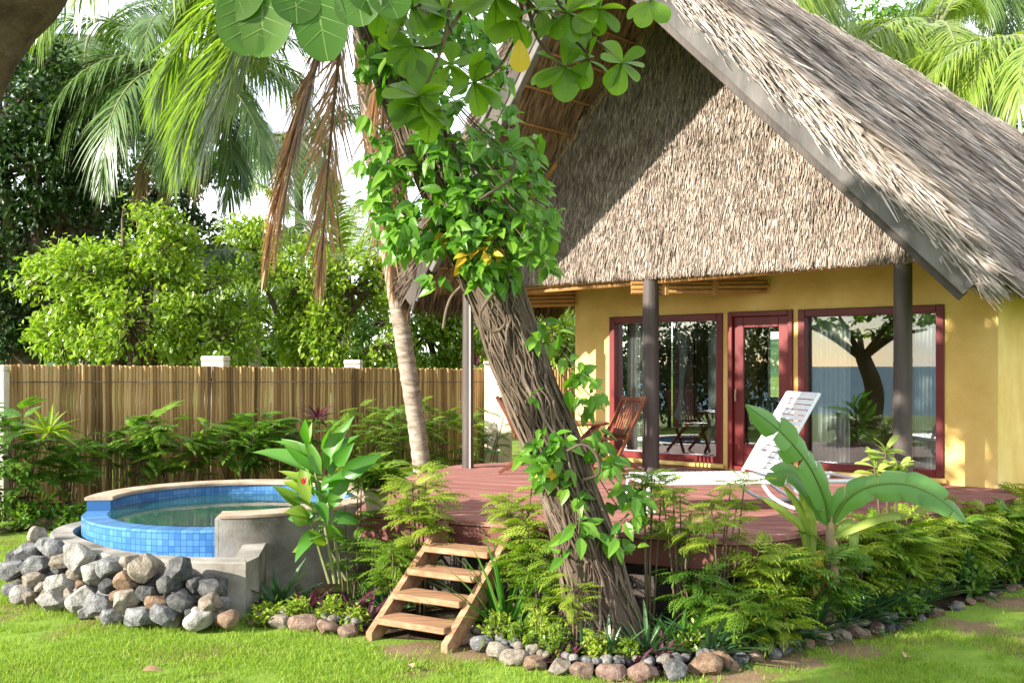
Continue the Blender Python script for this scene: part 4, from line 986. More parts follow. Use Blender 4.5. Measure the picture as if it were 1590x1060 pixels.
for P_, wp, sd_, t_, yd in ((P1, 50, 5, (.25, -1, .35), -.5), (P2, 50, 9, (.1, -.8, .6), -.5)):
    a = Acc(); VEIN = Acc(); mid, w = ribbon_leaf(a, P_, YB, wp, sd_, 6, .12, t_, yd); lf = part(bn, 'leaf', a, L_BANANA, True)
    tube(VEIN, mid, np.linspace(.017, .003, len(mid)), 7); part(lf, 'veins', VEIN, L_VEIN); VEIN = None
a = Acc(); mid, w = ribbon_leaf(a, [(1285, 815), (1262, 770), (1228, 735), (1188, 742)], YB, 44, 21, 2, .2, (.3, -.7, .6), -.15); part(bn, 'leaf', a, L_BANANA, label='short torn leaf')
a = Acc(); ribbon_leaf(a, [(1290, 835), (1330, 815), (1375, 800), (1412, 802)], YB, 26, 4, 1, .2, (0, -.4, .9), -.2); ribbon_leaf(a, [(1290, 835), (1318, 812), (1326, 830), (1324, 868)], YB, 18, 6, 0, .2, (0, -.9, .5), -.1)
part(bn, 'leaf', a, L_PALE, label='yellowing bent leaf')
a = Acc(); ribbon_leaf(a, [(1284, 855), (1272, 868), (1270, 900), (1266, 940)], YB, 24, 8, 0, .2, (0, -1, .1), -.12); part(bn, 'leaf', a, L_YELLOW, label='hanging yellow leaf')
a = Acc(); ribbon_leaf(a, [(1290, 830), (1296, 850), (1297, 890), (1300, 920)], YB, 14, 8, 0, .3, (0, -1, .1), -.08); ribbon_leaf(a, [(1292, 882), (1308, 876), (1326, 885)], YB, 10, 8, 2, .3, (0, -.6, .8), -.05); part(bn, 'leaf', a, L_DRY, label='dry brown leaf')
for i, (x_, y_) in enumerate(((1205, 775), (1228, 790), (1248, 800), (1380, 815), (1445, 850), (1335, 890))):
    pass
yl = thing('dracaena', 'thin yellowing blades rising left of the banana stem', 'plant', at(1258, 7.92))
a = Acc()
for x1, y1, x2, y2 in ((1250, 830, 1180, 770), (1256, 830, 1214, 750), (1262, 830, 1240, 765), (1262, 835, 1247, 775)):
    ribbon_leaf(a, [(1256, 940), (x1, y1), ((x1+x2)/2+5, (y1+y2)/2-4), (x2, y2)], 7.92, 13, x1, 0, .2, (0, -.9, .4), -.1)
part(yl, 'leaves', a, L_PALE)

# planter pot on the coping
pc = px(584, 796, 9.22); pc[2] = DECKZ+.003
pt = thing('planter_pot', 'beige terracotta planter pot at the deck corner by the pool', 'pot', pc)
a = Acc(); lathe(a, [(.001, 0), (.075, 0), (.085, .01), (.112, .17), (.108, .175), (.122, .178), (.124, .205), (.112, .21), (.104, .19), (.001, .185)], 40, pc); part(pt, 'pot', a, mat('beige_terracotta', [(.36, .27, .19), (.45, .35, .25), (.5, .4, .3)], 6, .7, .2, 60), True)
shrub('potted_plant', 'leafy light green plant growing in the terracotta pot', 'plant', pc+np.array((0, 0, .187)), 14, .22, .16, .19, C_BROAD, L_FERN, per=7, top=.8)

# ------------------------------------------------------------------ rocks and stones
def rock_mesh(seed, sub=4, cuts=13, rough=.05):
    import bmesh
    bm = bmesh.new(); bmesh.ops.create_icosphere(bm, subdivisions=sub, radius=1); rg_ = np.random.default_rng(seed)
    pl = [(nrm(rg_.normal(size=3)), rg_.uniform(.62, .84)) for _ in range(cuts)]
    for v in bm.verts:
        p = np.array(v.co)
        for n_, d_ in pl:
            e = p@n_-d_
            if e > 0: p = p-n_*e*.97
        p = p*(1+rough*noise.noise(tuple(p*1.7+seed))+rough*.5*noise.noise(tuple(p*5+seed)))
        v.co = p*np.array((1.12, .95, .85))
    m = bpy.data.meshes.new('rock'); bm.to_mesh(m); bm.free()
    m.polygons.foreach_set('use_smooth', np.ones(len(m.polygons), bool)); m.set_sharp_from_angle(angle=math.radians(14)); return m
def rockmat(name, cols, sc=2.2): return mat(name, cols, sc, .85, .8, 9, spec=.2, lo=.33, hi=.66, bdist=.05, objrand=.25)
RM = {'grey': rockmat('grey_rock', [(.09, .092, .095), (.21, .212, .215), (.38, .38, .375)]), 'tan': rockmat('tan_rock', [(.16, .13, .10), (.30, .255, .20), (.46, .41, .35)]),
      'pale': rockmat('pale_rock', [(.17, .16, .145), (.35, .33, .30), (.52, .50, .46)]), 'brown': rockmat('brown_rock', [(.12, .07, .045), (.26, .17, .11), (.36, .27, .20)]), 'dark grey': rockmat('dark_rock', [(.04, .04, .045), (.11, .11, .11), (.22, .21, .20)]),
      'pinkish': rockmat('pink_rock', [(.13, .08, .06), (.26, .17, .13), (.37, .28, .23)])}
RMESH = [rock_mesh(i) for i in range(9)]
for m_ in RMESH: m_.materials.append(RM['grey'])
PMESH = [rock_mesh(40+i, 3, 3, .05) for i in range(5)]
for m_ in PMESH: m_.materials.append(RM['grey'])
def rock(name, i, loc, r, colr, label, cat, group, meshes=RMESH, flat=1):
    o = bpy.data.objects.new(name, meshes[i % len(meshes)]); col.objects.link(o); o.location = loc; o.scale = (r*pr.uniform(.9, 1.1), r*pr.uniform(.85, 1.1), r*flat*pr.uniform(.9, 1.1)); o.rotation_euler = (pr.uniform(-.5, .5), pr.uniform(-.5, .5), pr.uniform(0, 6.28))
    o.material_slots[0].link = 'OBJECT'; o.material_slots[0].material = RM[colr]
    return tag(o, label, cat, group)
RK = [(175,380,110,80,'tan'),(200,412,85,65,'grey'),(122,440,115,65,'grey'),(45,525,105,110,'grey'),(162,505,135,90,'grey'),(250,440,125,85,'grey'),(350,480,150,135,'pale'),(425,535,120,120,'pale'),(495,505,105,105,'grey'),
      (145,580,110,90,'tan'),(282,590,120,140,'pale'),(255,480,80,80,'tan'),(110,640,95,105,'pale'),(60,612,75,75,'grey'),(205,635,75,65,'tan'),(235,695,165,85,'pale'),(125,677,90,60,'tan'),(370,645,145,105,'pale'),(430,682,95,120,'grey'),
      (380,722,65,70,'grey'),(355,595,60,60,'brown'),(570,577,130,90,'brown'),(475,592,80,80,'dark grey'),(560,657,155,95,'tan'),(645,508,140,120,'tan'),(575,490,75,85,'tan'),(785,528,170,95,'dark grey'),(745,585,130,90,'dark grey'),
      (655,625,85,85,'dark grey'),(690,668,85,65,'brown'),(805,660,110,110,'dark grey'),(920,605,105,80,'dark grey'),(930,672,115,80,'tan'),(882,730,130,115,'pale'),(725,718,125,100,'grey'),(602,730,135,85,'grey'),(490,735,105,65,'grey'),
      (1000,742,105,90,'brown'),(310,640,70,60,'tan'),(860,590,80,70,'dark grey'),(840,715,60,60,'dark grey'),(520,640,70,70,'brown'),(185,600,60,60,'tan'),(330,545,70,70,'tan')]
rows = {'topmost': [], 'upper': [], 'middle': [], 'bottom': []}
data = []
for zx, zy, w, h, c in RK:
    x, y = zx*.352, 700+zy*.352; base = 968 if x > 110 else 905+63*x/110
    top = 838 if x < 110 else 852+12*(x-110)/200
    t = np.clip((base-10-y)/(base-top), 0, 1); Yf = 8.05 if x > 250 else 8.05+1.2*((250-x)/250)**1.4
    Yb = np.interp(x, [0, 60, 110, 180, 250, 350], [9.8, 9.7, 9.2, 8.72, 8.5, 8.42]); Y = Yf+(max(Yb-.12, Yf+.2)-Yf)*t
    p = px(x, y, Y); r = .5*(w+h)/2*.352/FPX*Y*1.24; data.append((t, x, p, r, c, w/h))
data.sort(key=lambda v: v[0])
for i, v in enumerate(data): rows[('bottom', 'middle', 'upper', 'topmost')[4*i//len(data)]].append(v[1:])
ordn = ['leftmost', 'second from the left', 'third from the left', 'fourth from the left', 'fifth from the left', 'sixth from the left', 'seventh from the left', 'eighth from the left', 'ninth from the left', 'tenth from the left', 'eleventh from the left', 'twelfth from the left', 'thirteenth from the left', 'fourteenth from the left', 'fifteenth from the left', 'sixteenth from the left']
ri = 0
for rw, L in rows.items():
    for i, (x, p, r, c, asp) in enumerate(sorted(L, key=lambda v: v[0])):
        p[2] = max(p[2], r*.62)
        rock('rock', ri, p, r, c, f'{c} boulder in the {rw} layer of the rock heap, {ordn[i]}', 'rock', 'rocks heaped against the basin', RMESH); ri += 1
# hidden rocks filling the heap
for x in range(30, 340, 34):
    for t in (.12, .45, .75):
        Yf = 8.05 if x > 250 else 8.05+1.2*((250-x)/250)**1.4; Yb = np.interp(x, [0, 60, 110, 180, 250, 350], [9.8, 9.7, 9.2, 8.72, 8.5, 8.42]); Y = Yf+(max(Yb-.12, Yf+.2)-Yf)*t+.14
        r = .12; p = at(x, Y, max(.07, .40*t-.02)); rock('rock', ri, p, r, ('grey', 'dark grey', 'tan')[ri % 3], 'shadowed rock wedged deep in the heap behind the outer boulders', 'rock', 'wedged rocks deep in the heap'); ri += 1
# edging stones
seg = np.concatenate([[0], np.cumsum(np.linalg.norm(np.diff(BORDER, axis=0), axis=1))]); total = seg[-1]
def bpt(s): return np.array((np.interp(s, seg, BORDER[:, 0]), np.interp(s, seg, BORDER[:, 1])))
s = .05; i = 0; cs = ['brown', 'pinkish', 'grey', 'tan', 'pinkish', 'brown', 'grey', 'tan', 'dark grey', 'pinkish']
near = [(-2.2, 'by the basin corner'), (-1.6, 'below the ginger plant'), (-1.0, 'just left of the steps'), (-.35, 'just right of the steps'), (.05, 'at the bend near the steps'), (.6, 'below the big trunk'), (1.1, 'in the front middle'), (1.7, 'at the front right turn'), (2.4, 'left of the banana stem'), (3.2, 'right of the banana stem'), (9, 'along the far right edge')]
cnt = {}
while s < total-.05:
    p = bpt(s); big = 1.0 if p[0] < 1.4 else .8 if p[0] < 2.9 else .55
    r = pr.uniform(.078, .118)*big; p = bpt(s+r)
    if not (-1.14 < p[0] < -.44):
        w_ = next(w for x0, w in near if p[0] <= x0+.3); c = cs[(i*7+3*(i//4)) % 10]; cnt[w_, c] = cnt.get((w_, c), 0)+1
        nth = ['', 'second ', 'third ', 'fourth ', 'fifth ', 'sixth ', 'seventh ', 'eighth '][min(7, cnt[w_, c]-1)]
        rock('edging_stone', i*5+2, (p[0], p[1]-.04, r*.42), r, c, f'{nth}{c} edging stone of the bed border {w_}', 'stone', 'large stones edging the bed', RMESH, .85)
    i += 1; s += 2*r*.93+pr.uniform(0, .03)*(1 if p[0] < 3 else 6)
for k in range(290):
    s = pr.uniform(.02, .66)*total; p = bpt(s); q = bpt(s+.05); tn = nrm(q-p); nn = np.array((-tn[1], tn[0]))
    if -1.16 < p[0] < -.40: continue
    o_ = pr.uniform(.05, .24); p = p+nn*o_
    rock('pebble', k, (p[0], p[1], .05+.03*(o_ < .14)), pr.uniform(.026, .05), ('grey', 'pale', 'grey', 'tan', 'dark grey')[k % 5], 'small rounded pebble packed behind the large edging stones', 'pebble', 'pebbles behind the edging stones', PMESH)

# ------------------------------------------------------------------ big leaning tree with climbing vine
tr_ = np.random.default_rng(21)
YT = 7.6
TP = [(950, 1030, 150), (938, 975, 126), (925, 911, 104), (908, 841, 92), (886, 770, 88), (855, 682, 88), (824, 606, 84), (802, 550, 84), (784, 493, 86), (762, 437, 90), (728, 360, 92), (690, 280, 86), (652, 200, 80), (614, 110, 72), (588, 40, 66), (560, -50, 60), (540, -120, 56)]
cen = spline([px(x, min(y, 568+2.06*FPX/YT), YT) for x, y, w in TP], 150); rad = spline([[w/2/FPX*YT, 0, 0] for x, y, w in TP], 150)[:, 0]
bt = thing('shade_tree', 'big leaning tree with rope like roots twisted round its trunk', 'tree', cen[0])
a = Acc(); ns_ = 64; V = []
ths = np.linspace(0, 2*np.pi, ns_, endpoint=False)
for i in range(150):
    for t in ths:
        tw = t+i*.012
        rr = rad[i]*(1+.10*noise.noise((math.cos(tw)*2.2, math.sin(tw)*2.2, i*.03))+.05*noise.noise((math.cos(tw)*7, math.sin(tw)*7, i*.14))+.035*noise.noise((math.cos(tw)*14, math.sin(tw)*14, i*.35)))*(1+.35*max(0, 1-i/14)**2*max(0, math.sin(tw*3+1)))
        V.append(cen[i]+rr*np.array((math.cos(t), math.sin(t), 0)))
i = np.arange(149)[:, None]*ns_; j = np.arange(ns_)[None]; k = (j+1) % ns_
a.add(V, np.stack([i+j, i+k, i+ns_+k, i+ns_+j], -1).reshape(-1, 4)); tk = part(bt, 'trunk', a, BARK, True)
a = Acc()
for q_ in range(260):
    t0 = tr_.random()*6.28; i0 = int(tr_.integers(0, 100)) if q_ > 30 else 0; i1 = min(149, i0+int(tr_.integers(15, 80))); sp_ = tr_.normal(0, .022); pts = []
    ph = tr_.random()*6; r0 = tr_.uniform(.003, .008) if q_ % 7 else tr_.uniform(.009, .013)
    for m_ in range(i0, i1, 3):
        t = t0+sp_*(m_-i0)+.5*noise.noise((m_*.07, ph, 0))+.22*noise.noise((m_*.25, ph, 3))
        pts.append(cen[m_]+rad[m_]*(1.055+.09*noise.noise((m_*.09, ph, 5)))*np.array((math.cos(t), math.sin(t), 0)))
    if len(pts) > 5: tube(a, spline(pts, len(pts)*2), r0, 6, False)
for (c_, r_) in ((((770, 470), (785, 500), (765, 515), (745, 490), (765, 455)), .012), (((715, 445), (700, 462), (692, 485), (688, 510)), .01), (((880, 700), (905, 690), (925, 705), (930, 735), (905, 745)), .011), (((800, 250), (790, 280), (760, 300), (745, 310)), .011)):
    tube(a, spline([px(x, y, 7.15) for x, y in c_], 16), r_, 6)
part(tk, 'roots', a, ROOT, True)
# limbs and crown above the picture, unseen clumps placed to shade the veranda
a = Acc(); top = cen[-1]
CROWN = [((-4.6, 6.5, 6.1), 1.0), ((-5.2, 7.4, 6.0), 1.05), ((-5.9, 8.7, 5.7), 1.15), ((-4.0, 5.9, 6.5), .9)]
for c_, r_ in CROWN:
    tube(a, spline([top-(0, 0, .1), top+(np.array(c_)-top)*.45+np.array((0, 0, .25)), np.array(c_)], 10), np.linspace(.15, .04, 10), 8)
part(bt, 'limb', a, BARK, True)
def rosettes(acc, pts, n, ln, wd, kind='obovate', rng=tr_, flat=.35):
    for p in pts:
        m_ = int(rng.integers(n-2, n+2)); az = rng.random()*6.28+np.arange(m_)*6.28/m_*1.02+rng.normal(0, .25, m_); e = rng.uniform(-.75, .25, m_)
        D = np.stack([np.cos(az)*np.cos(e), np.sin(az)*np.cos(e), np.sin(e)], 1)
        L = ln*rng.uniform(.6, 1.1, m_); scatter(acc, leaf_t(kind, .18, .22), np.tile(p, (m_, 1)), D, np.tile((0, 0, 1.), (m_, 1))+rng.normal(0, flat, (m_, 3)), L, L*wd)
a = Acc(); 
for c_, r_ in CROWN:
    d = rdir(130, tr_)*r_*np.cbrt(tr_.uniform(.15, 1, 130))[:, None]*[1.1, 1, .75]; rosettes(a, np.array(c_)+d, 8, .22, .55)
part(bt, 'crown', a, L_ALMOND)
# hanging twigs with leaves in front of the trunk
a = Acc(); b = Acc()
TW = [([(705, -60), (697, 20), (690, 65), (668, 120), (652, 150)], 5.0), ([(690, 60), (670, 75), (640, 72)], 5.0), ([(790, -40), (810, 10), (800, 60), (770, 110), (735, 128)], 5.1), ([(790, -40), (830, 15), (870, 45), (905, 75), (915, 95)], 5.0),
      ([(820, 12), (835, 60), (860, 90), (876, 104)], 5.0), ([(870, 45), (920, 60), (966, 100)], 5.1), ([(1040, -60), (1020, -20), (1008, 5)], 5.0), ([(640, -50), (655, 0), (640, 15)], 5.0), ([(860, -50), (865, 0), (880, 20)], 4.9)]
for P_, Y_ in TW: tube(a, spline([px(x, y, Y_) for x, y in P_], 12), np.linspace(.011, .005, 12), 6)
br_top = px(790, -45, 5.05)
tube(a, spline([top, top+(br_top-top)*.5+np.array((0, 0, .6)), br_top+np.array((0, .2, .35)), br_top], 14), np.linspace(.05, .012, 14), 7)
for P_ in TW: tube(a, spline([br_top+np.array((0, .1, .2)), px(P_[0][0][0], P_[0][0][1], P_[1])], 5), .011, 6)
part(bt, 'twig', a, TWIG, True)
vv_ = Acc()
def rosette_px(x, y, Y, n, lpx, seed):
    """leaves fanning out round a twig end"""
    rg_ = np.random.default_rng(seed); p = px(x, y, Y); az = rg_.random()*6+np.arange(n)*6.28/n+rg_.normal(0, .2, n)
    D = np.stack([np.cos(az), rg_.uniform(-.8, .2, n), np.sin(az)-.25], 1); L = lpx/FPX*Y*rg_.uniform(.75, 1.1, n)
    up_ = np.stack([rg_.normal(0, .3, n), -np.abs(rg_.normal(.6, .3, n)), np.full(n, .7)], 1)
    scatter(b, leaf_t('obovate', .2, .2, 3), np.tile(p, (n, 1)), D, up_, L*1.0, L*.66); scatter(vv_, vein_t('obovate', .2, .2), np.tile(p, (n, 1)), D, up_, L*1.0, L*.66)
for k_, (x, y, Y_, n_, l_) in enumerate([(652, 150, 5, 10, 62), (640, 72, 5, 6, 52), (612, 80, 5.1, 4, 40), (735, 128, 5.1, 8, 52), (876, 104, 5, 8, 58), (915, 95, 5, 5, 45), (966, 98, 5.1, 7, 46), (880, 20, 4.9, 9, 55), (840, 15, 5, 8, 55), (800, 30, 5.05, 5, 60), (1010, 2, 5, 5, 45), (640, 10, 5, 7, 60), (590, 5, 5, 6, 62), (690, 15, 5, 6, 45), (770, -5, 5, 7, 60), (930, 15, 4.9, 7, 48), (700, 100, 5.1, 5, 50), (670, 175, 5, 6, 45)]):
    rosette_px(x, y, Y_, n_, l_, k_+50)
part(part(bt, 'leaves', b, L_ALMOND, True), 'veins', vv_, L_VEIN)
yv = Acc(); scatter(yv, leaf_t('obovate', .2, .2), [px(806, 62, 5.0)], [(.05, -.1, -1)], [(.1, -1, .2)], .15, .10)
part(bt, 'yellow_leaf', yv, L_YELLOW)

# climbing vine
vn = thing('climbing_vine', 'leafy green vine climbing the leaning trunk and spilling to the right', 'vine', cen[0]+np.array((.1, -.35, 0)))
VZ = [(730, 55, 55, 40, 60), (600, 95, 30, 50, 22), (575, 130, 18, 35, 14), (585, 215, 28, 60, 40), (605, 300, 38, 60, 60), (640, 350, 40, 40, 40), (650, 200, 45, 45, 34), (715, 245, 60, 50, 65), (790, 245, 45, 45, 60), (735, 330, 75, 55, 110), (805, 335, 50, 60, 90), (842, 370, 20, 50, 36), (700, 405, 40, 35, 34), (770, 415, 50, 25, 34),
      (690, 150, 40, 40, 26), (770, 140, 30, 60, 34), (590, 60, 30, 40, 20), (640, 100, 60, 60, 46), (610, 375, 25, 20, 12),
      (848, 525, 22, 22, 9), (895, 570, 20, 28, 14), (905, 625, 28, 28, 20), (840, 700, 32, 28, 28), (872, 690, 25, 20, 10), (860, 750, 30, 25, 14), (945, 745, 22, 35, 14), (965, 775, 28, 26, 16), (905, 760, 30, 20, 8), (975, 830, 20, 30, 10), (880, 820, 30, 25, 8), (925, 690, 22, 30, 12), (835, 620, 12, 12, 3), (890, 850, 20, 25, 6), (1000, 760, 25, 18, 10), (930, 830, 35, 20, 7)]
a = Acc(); b = Acc(); yl_ = Acc(); ytop = cen[:, 2]
for (x, y, rx, ry, n_) in VZ:
    n_ = int(n_*(.4 if x < 660 and y < 260 else .45 if y > 480 else .64))
    for q_ in range(n_):
        xx, yy = x+tr_.uniform(-1, 1)*rx, y+tr_.uniform(-1, 1)*ry; c0 = px(xx, yy, YT); ii = int(np.argmin(np.abs(cen[:, 2]-c0[2]))); dx = c0[0]-cen[ii, 0]; rr = rad[ii]*1.06
        yo = -math.sqrt(max(rr*rr-dx*dx, .01)) if abs(dx) < rr else tr_.uniform(-.25, .25)
        p = px(xx, yy, YT+yo-tr_.uniform(0, .16)); out = np.array((dx*.8, -.45, .15))
        m_ = int(tr_.integers(2, 5)); D = np.tile(out*.6+np.array((0, -.1, -.55)), (m_, 1))+tr_.normal(0, .55, (m_, 3)); L = tr_.uniform(.09, .165, m_)
        tgt = yl_ if (abs(xx-740) < 45 and abs(yy-385) < 25 and tr_.random() < .35) or tr_.random() < .006 else b
        scatter(tgt, leaf_t('ovate', .3, .22), np.tile(p, (m_, 1))+tr_.normal(0, .015, (m_, 3)), D, np.tile((dx*.5, -.8, .8), (m_, 1))+tr_.normal(0, .35, (m_, 3)), L, L*.52)
        if q_ % 5 == 0: tube(a, spline([p, p+np.array((-dx*.3, .05, .14)), p+np.array((-dx*.6, .1, .32))], 6), .0045, 5, False)
part(vn, 'stems', a, ROOT, True); part(vn, 'leaves', b, L_VINE); part(vn, 'yellow_leaves', yl_, L_YELLOW)

# shore tree whose limb crosses the top left corner
sh_ = thing('shore_tree', 'dark lichen spotted tree leaning across the upper left corner', 'tree', (-3.75, 4.0, 0))
a = Acc(); stp = spline([(-3.75, 4.0, -.05), (-3.1, 4.0, 1.7), (-2.30, 4.0, 3.15), (-1.93, 4.0, 3.72), (-1.72, 4.05, 4.6)], 40)
V = []; rr = np.linspace(.34, .24, 40)
for i_ in range(40):
    for t in np.linspace(0, 6.2832, 32, endpoint=False): V.append(stp[i_]+rr[i_]*(1+.12*noise.noise((math.cos(t)*2, math.sin(t)*2, i_*.2)))*np.array((math.cos(t), math.sin(t)*1.0, -.35*math.cos(t))))
i = np.arange(39)[:, None]*32; j = np.arange(32)[None]; k = (j+1) % 32; a.add(V, np.stack([i+j, i+k, i+32+k, i+32+j], -1).reshape(-1, 4)); part(sh_, 'trunk', a, LICHEN, True)
a = Acc(); SC = [((-6.4, 1.2, 4.9), 1.1), ((-4.9, 2.2, 4.9), 1.2), ((-6.6, 2.3, 5.4), 1.2), ((-3.6, 4.6, 6.2), 1.2), ((-2.0, 4.4, 6.6), 1.1), ((-4.8, 3.6, 6.4), 1.1), ((-3.4, 2.6, 6.3), 1.2), ((-1.6, 3.0, 6.3), 1.0)]  # unseen crown clumps, several placed to shade the right lawn and trunk
for c_, r_ in SC: tube(a, spline([stp[-1]-(0, 0, .1), (stp[-1]+np.array(c_))/2+(0, 0, .2), np.array(c_)], 9), np.linspace(.15, .04, 9), 8)
sag_ = px(470, -70, 2.75); tube(a, spline([stp[-1], (stp[-1]+sag_)/2+np.array((0, 0, .5)), sag_+np.array((-.1, .0, .25)), sag_], 10), np.linspace(.06, .012, 10), 7)
part(sh_, 'limb', a, LICHEN, True)
a = Acc()
for c_, r_ in SC:
    d = rdir(110, tr_)*r_*np.cbrt(tr_.uniform(.15, 1, 110))[:, None]*[1.1, 1, .7]; rosettes(a, np.array(c_)+d, 8, .22, .55)
part(sh_, 'crown', a, L_ALMOND)
a = Acc(); vv_ = Acc()
for (x0, y0, x1, y1, w_) in ((370, -60, 385, 78, 70), (410, -70, 402, 80, 74), (478, -80, 505, 86, 66), (455, -60, 462, 30, 60), (545, -60, 560, 34, 60), (520, -70, 590, 10, 50), (430, -80, 345, 20, 60), (570, -60, 620, 20, 55)):
    p, q = px(x0, y0, 2.75), px(x1, y1, 2.7); up1 = [np.array((.1, -.75, .6))+tr_.normal(0, .2, 3)]
    for ac_, tm_ in ((a, leaf_t('obovate', .18, .12, 4)), (vv_, vein_t('obovate', .18, .12))): scatter(ac_, tm_, [p], [q-p], up1, np.linalg.norm(q-p), w_*1.25/FPX*2.7)
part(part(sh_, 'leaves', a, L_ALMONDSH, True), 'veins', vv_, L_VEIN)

# almond tree on the beach behind the viewer: it shows in the window reflection
bt2 = thing('beach_tree', 'leafy tree on the shore mirrored dark in the right window', 'tree', (-16.2, -.2, 0))
a = Acc(); tube(a, spline([(-16.2, -.2, -.1), (-16.0, -.3, 1.2), (-16.4, -.1, 2.4)], 10), np.linspace(.36, .24, 10), 14)
for k_ in range(7): t = k_*.9; tube(a, spline([(-16.4, -.1, 2.3), (-16.4+1.0*math.cos(t), -.1+1.0*math.sin(t), 3.0), (-16.4+2.0*math.cos(t), -.1+2.0*math.sin(t), 3.6+.5*math.sin(k_*3))], 8), np.linspace(.13, .04, 8), 7)
part(bt2, 'trunk', a, BARK, True)
a = Acc(); d = rdir(330, tr_)*np.cbrt(tr_.uniform(.2, 1, 330))[:, None]*[2.6, 2.6, 1.3]; d = d[np.array([noise.noise((q[0]*.8, q[1]*.8, q[2]*.8)) for q in d]) > -.15]; rosettes(a, np.array((-16.3, -.1, 4.25))+d, 8, .27, .55); part(bt2, 'crown', a, L_ALMOND)

# ------------------------------------------------------------------ palms
def frond(ar, al, base, az, e0, L, bend, nl=56, ll=.75, rng=tr_, hang=.7, w=.034, spread=1.0):
    m_ = 22; t = np.linspace(0, 1, m_); e = e0-bend*t**1.25; h = np.array((math.cos(az), math.sin(az), 0)); ds = L/(m_-1)
    T = np.cos(e)[:, None]*h+np.sin(e)[:, None]*np.array((0, 0, 1)); P = np.array(base)+np.cumsum(T*ds, axis=0)-T[0]*ds
    tube(ar, P, np.linspace(.030, .006, m_)*(L/3.2), 6, False)
    f_ = np.linspace(.14, .995, nl); f_ = np.repeat(f_, 2); sg = np.tile((-1, 1), nl); n_ = len(f_)
    ix = np.clip((f_*(m_-1)).astype(int), 0, m_-2); fr_ = f_*(m_-1)-ix; Q = P[ix]*(1-fr_)[:, None]+P[ix+1]*fr_[:, None]; TT = nrm(T[ix])
    S = nrm(np.cross(TT, (0, 0, 1.)+np.zeros_like(TT)+rng.normal(0, .02, TT.shape))); 
    al_ = np.interp(f_, [0, .2, .7, 1], [1.1, .95, .7, .25])*spread+rng.normal(0, .08, n_)
    D = TT*np.cos(al_)[:, None]+S*(sg*np.sin(al_))[:, None]+np.outer(rng.normal(.1, .12, n_), (0, 0, 1)); D = nrm(D)
    LL = ll*np.interp(f_, [0, .14, .35, .7, 1], [.3, .55, 1, .85, .35])*rng.uniform(.85, 1.1, n_); rows_ = 5; u = np.linspace(0, 1, rows_)
    hg = hang*rng.uniform(.6, 1.4, n_)
    X = Q[:, None]+D[:, None]*(u*1.0)[None, :, None]*LL[:, None, None]; X[:, :, 2] -= (u**1.8)[None]*(LL*hg)[:, None]; X -= D[:, None]*((u**2)[None]*(.22*hg*LL)[:, None])[:, :, None]
    wv_ = nrm(np.cross(D, np.cross(D, TT)+1e-6)+.5*np.array((0, 0, 1.))*0); ww = w*np.array([.5, 1, .9, .55, .06])*.5
    A_ = X-wv_[:, None]*ww[None, :, None]; B_ = X+wv_[:, None]*ww[None, :, None]
    V = np.stack([A_, B_], 2).reshape(-1, 3); kk = np.arange(n_)[:, None]*(2*rows_)+np.arange(rows_-1)[None]*2
    al.add(V, np.stack([kk, kk+1, kk+3, kk+2], -1).reshape(-1, 4))
def palm(label, trunk, r0, r1, fronds, leafm, dead=(), nuts=0, group=None, ll=.95, w=.042, nl=72):
    tp = spline(trunk, 24); T = thing('coconut_palm', label, 'palm tree', tp[0], group)
    a = Acc(); n_ = 24*6; pp = spline(trunk, n_); tube(a, pp, np.interp(np.linspace(0, 1, n_), [0, .06, 1], [r0*1.5, r0, r1])*(1+.035*np.sin(np.arange(n_)*2.1)), 16); part(T, 'trunk', a, PALMBARK, True)
    ar = Acc(); al = Acc(); top = tp[-1]
    for (az, e0, L, bd_, hg) in fronds: frond(ar, al, top+np.array((.1*math.cos(az), .1*math.sin(az), tr_.uniform(-.1, .1))), az, e0, L, bd_, nl, ll*L/3.2, hang=hg, w=w)
    part(T, 'frond_stalks', ar, STEM, True); part(T, 'crown', al, leafm)
    if dead:
        ar = Acc(); al = Acc()
        for (az, e0, L, bd_, hg) in dead: frond(ar, al, top+np.array((.12*math.cos(az), .12*math.sin(az), -.2)), az, e0, L, bd_, nl, ll*.85*L/3.2, hang=hg, w=w*.8, spread=.6)
        part(T, 'dead_fronds', al, L_DRY)
        part(T, 'dead_stalks', ar, TWIG)
    if nuts:
        for k_ in range(nuts):
            n2 = Acc(); t = k_*2.4; c = top+np.array((.26*math.cos(t), .26*math.sin(t), -.28-.12*(k_ % 3))); V = []
            lathe(n2, [(.001, -.16), (.07, -.13), (.11, -.03), (.10, .08), (.05, .15), (.001, .16)], 10, c); part(T, 'coconut', n2, L_DARK, True)
    return T
def ring(n, e_lo, e_hi, L, bend, hang=.7, seed=0, az0=0):
    rg_ = np.random.default_rng(seed); return [(az0+i*2.399+rg_.normal(0, .12), e_lo+(e_hi-e_lo)*((i*.618) % 1), L*rg_.uniform(.85, 1.1), bend*rg_.uniform(.8, 1.25), hang*rg_.uniform(.7, 1.3)) for i in range(n)]
PI = math.pi
c1 = px(556, -75, 14.0)
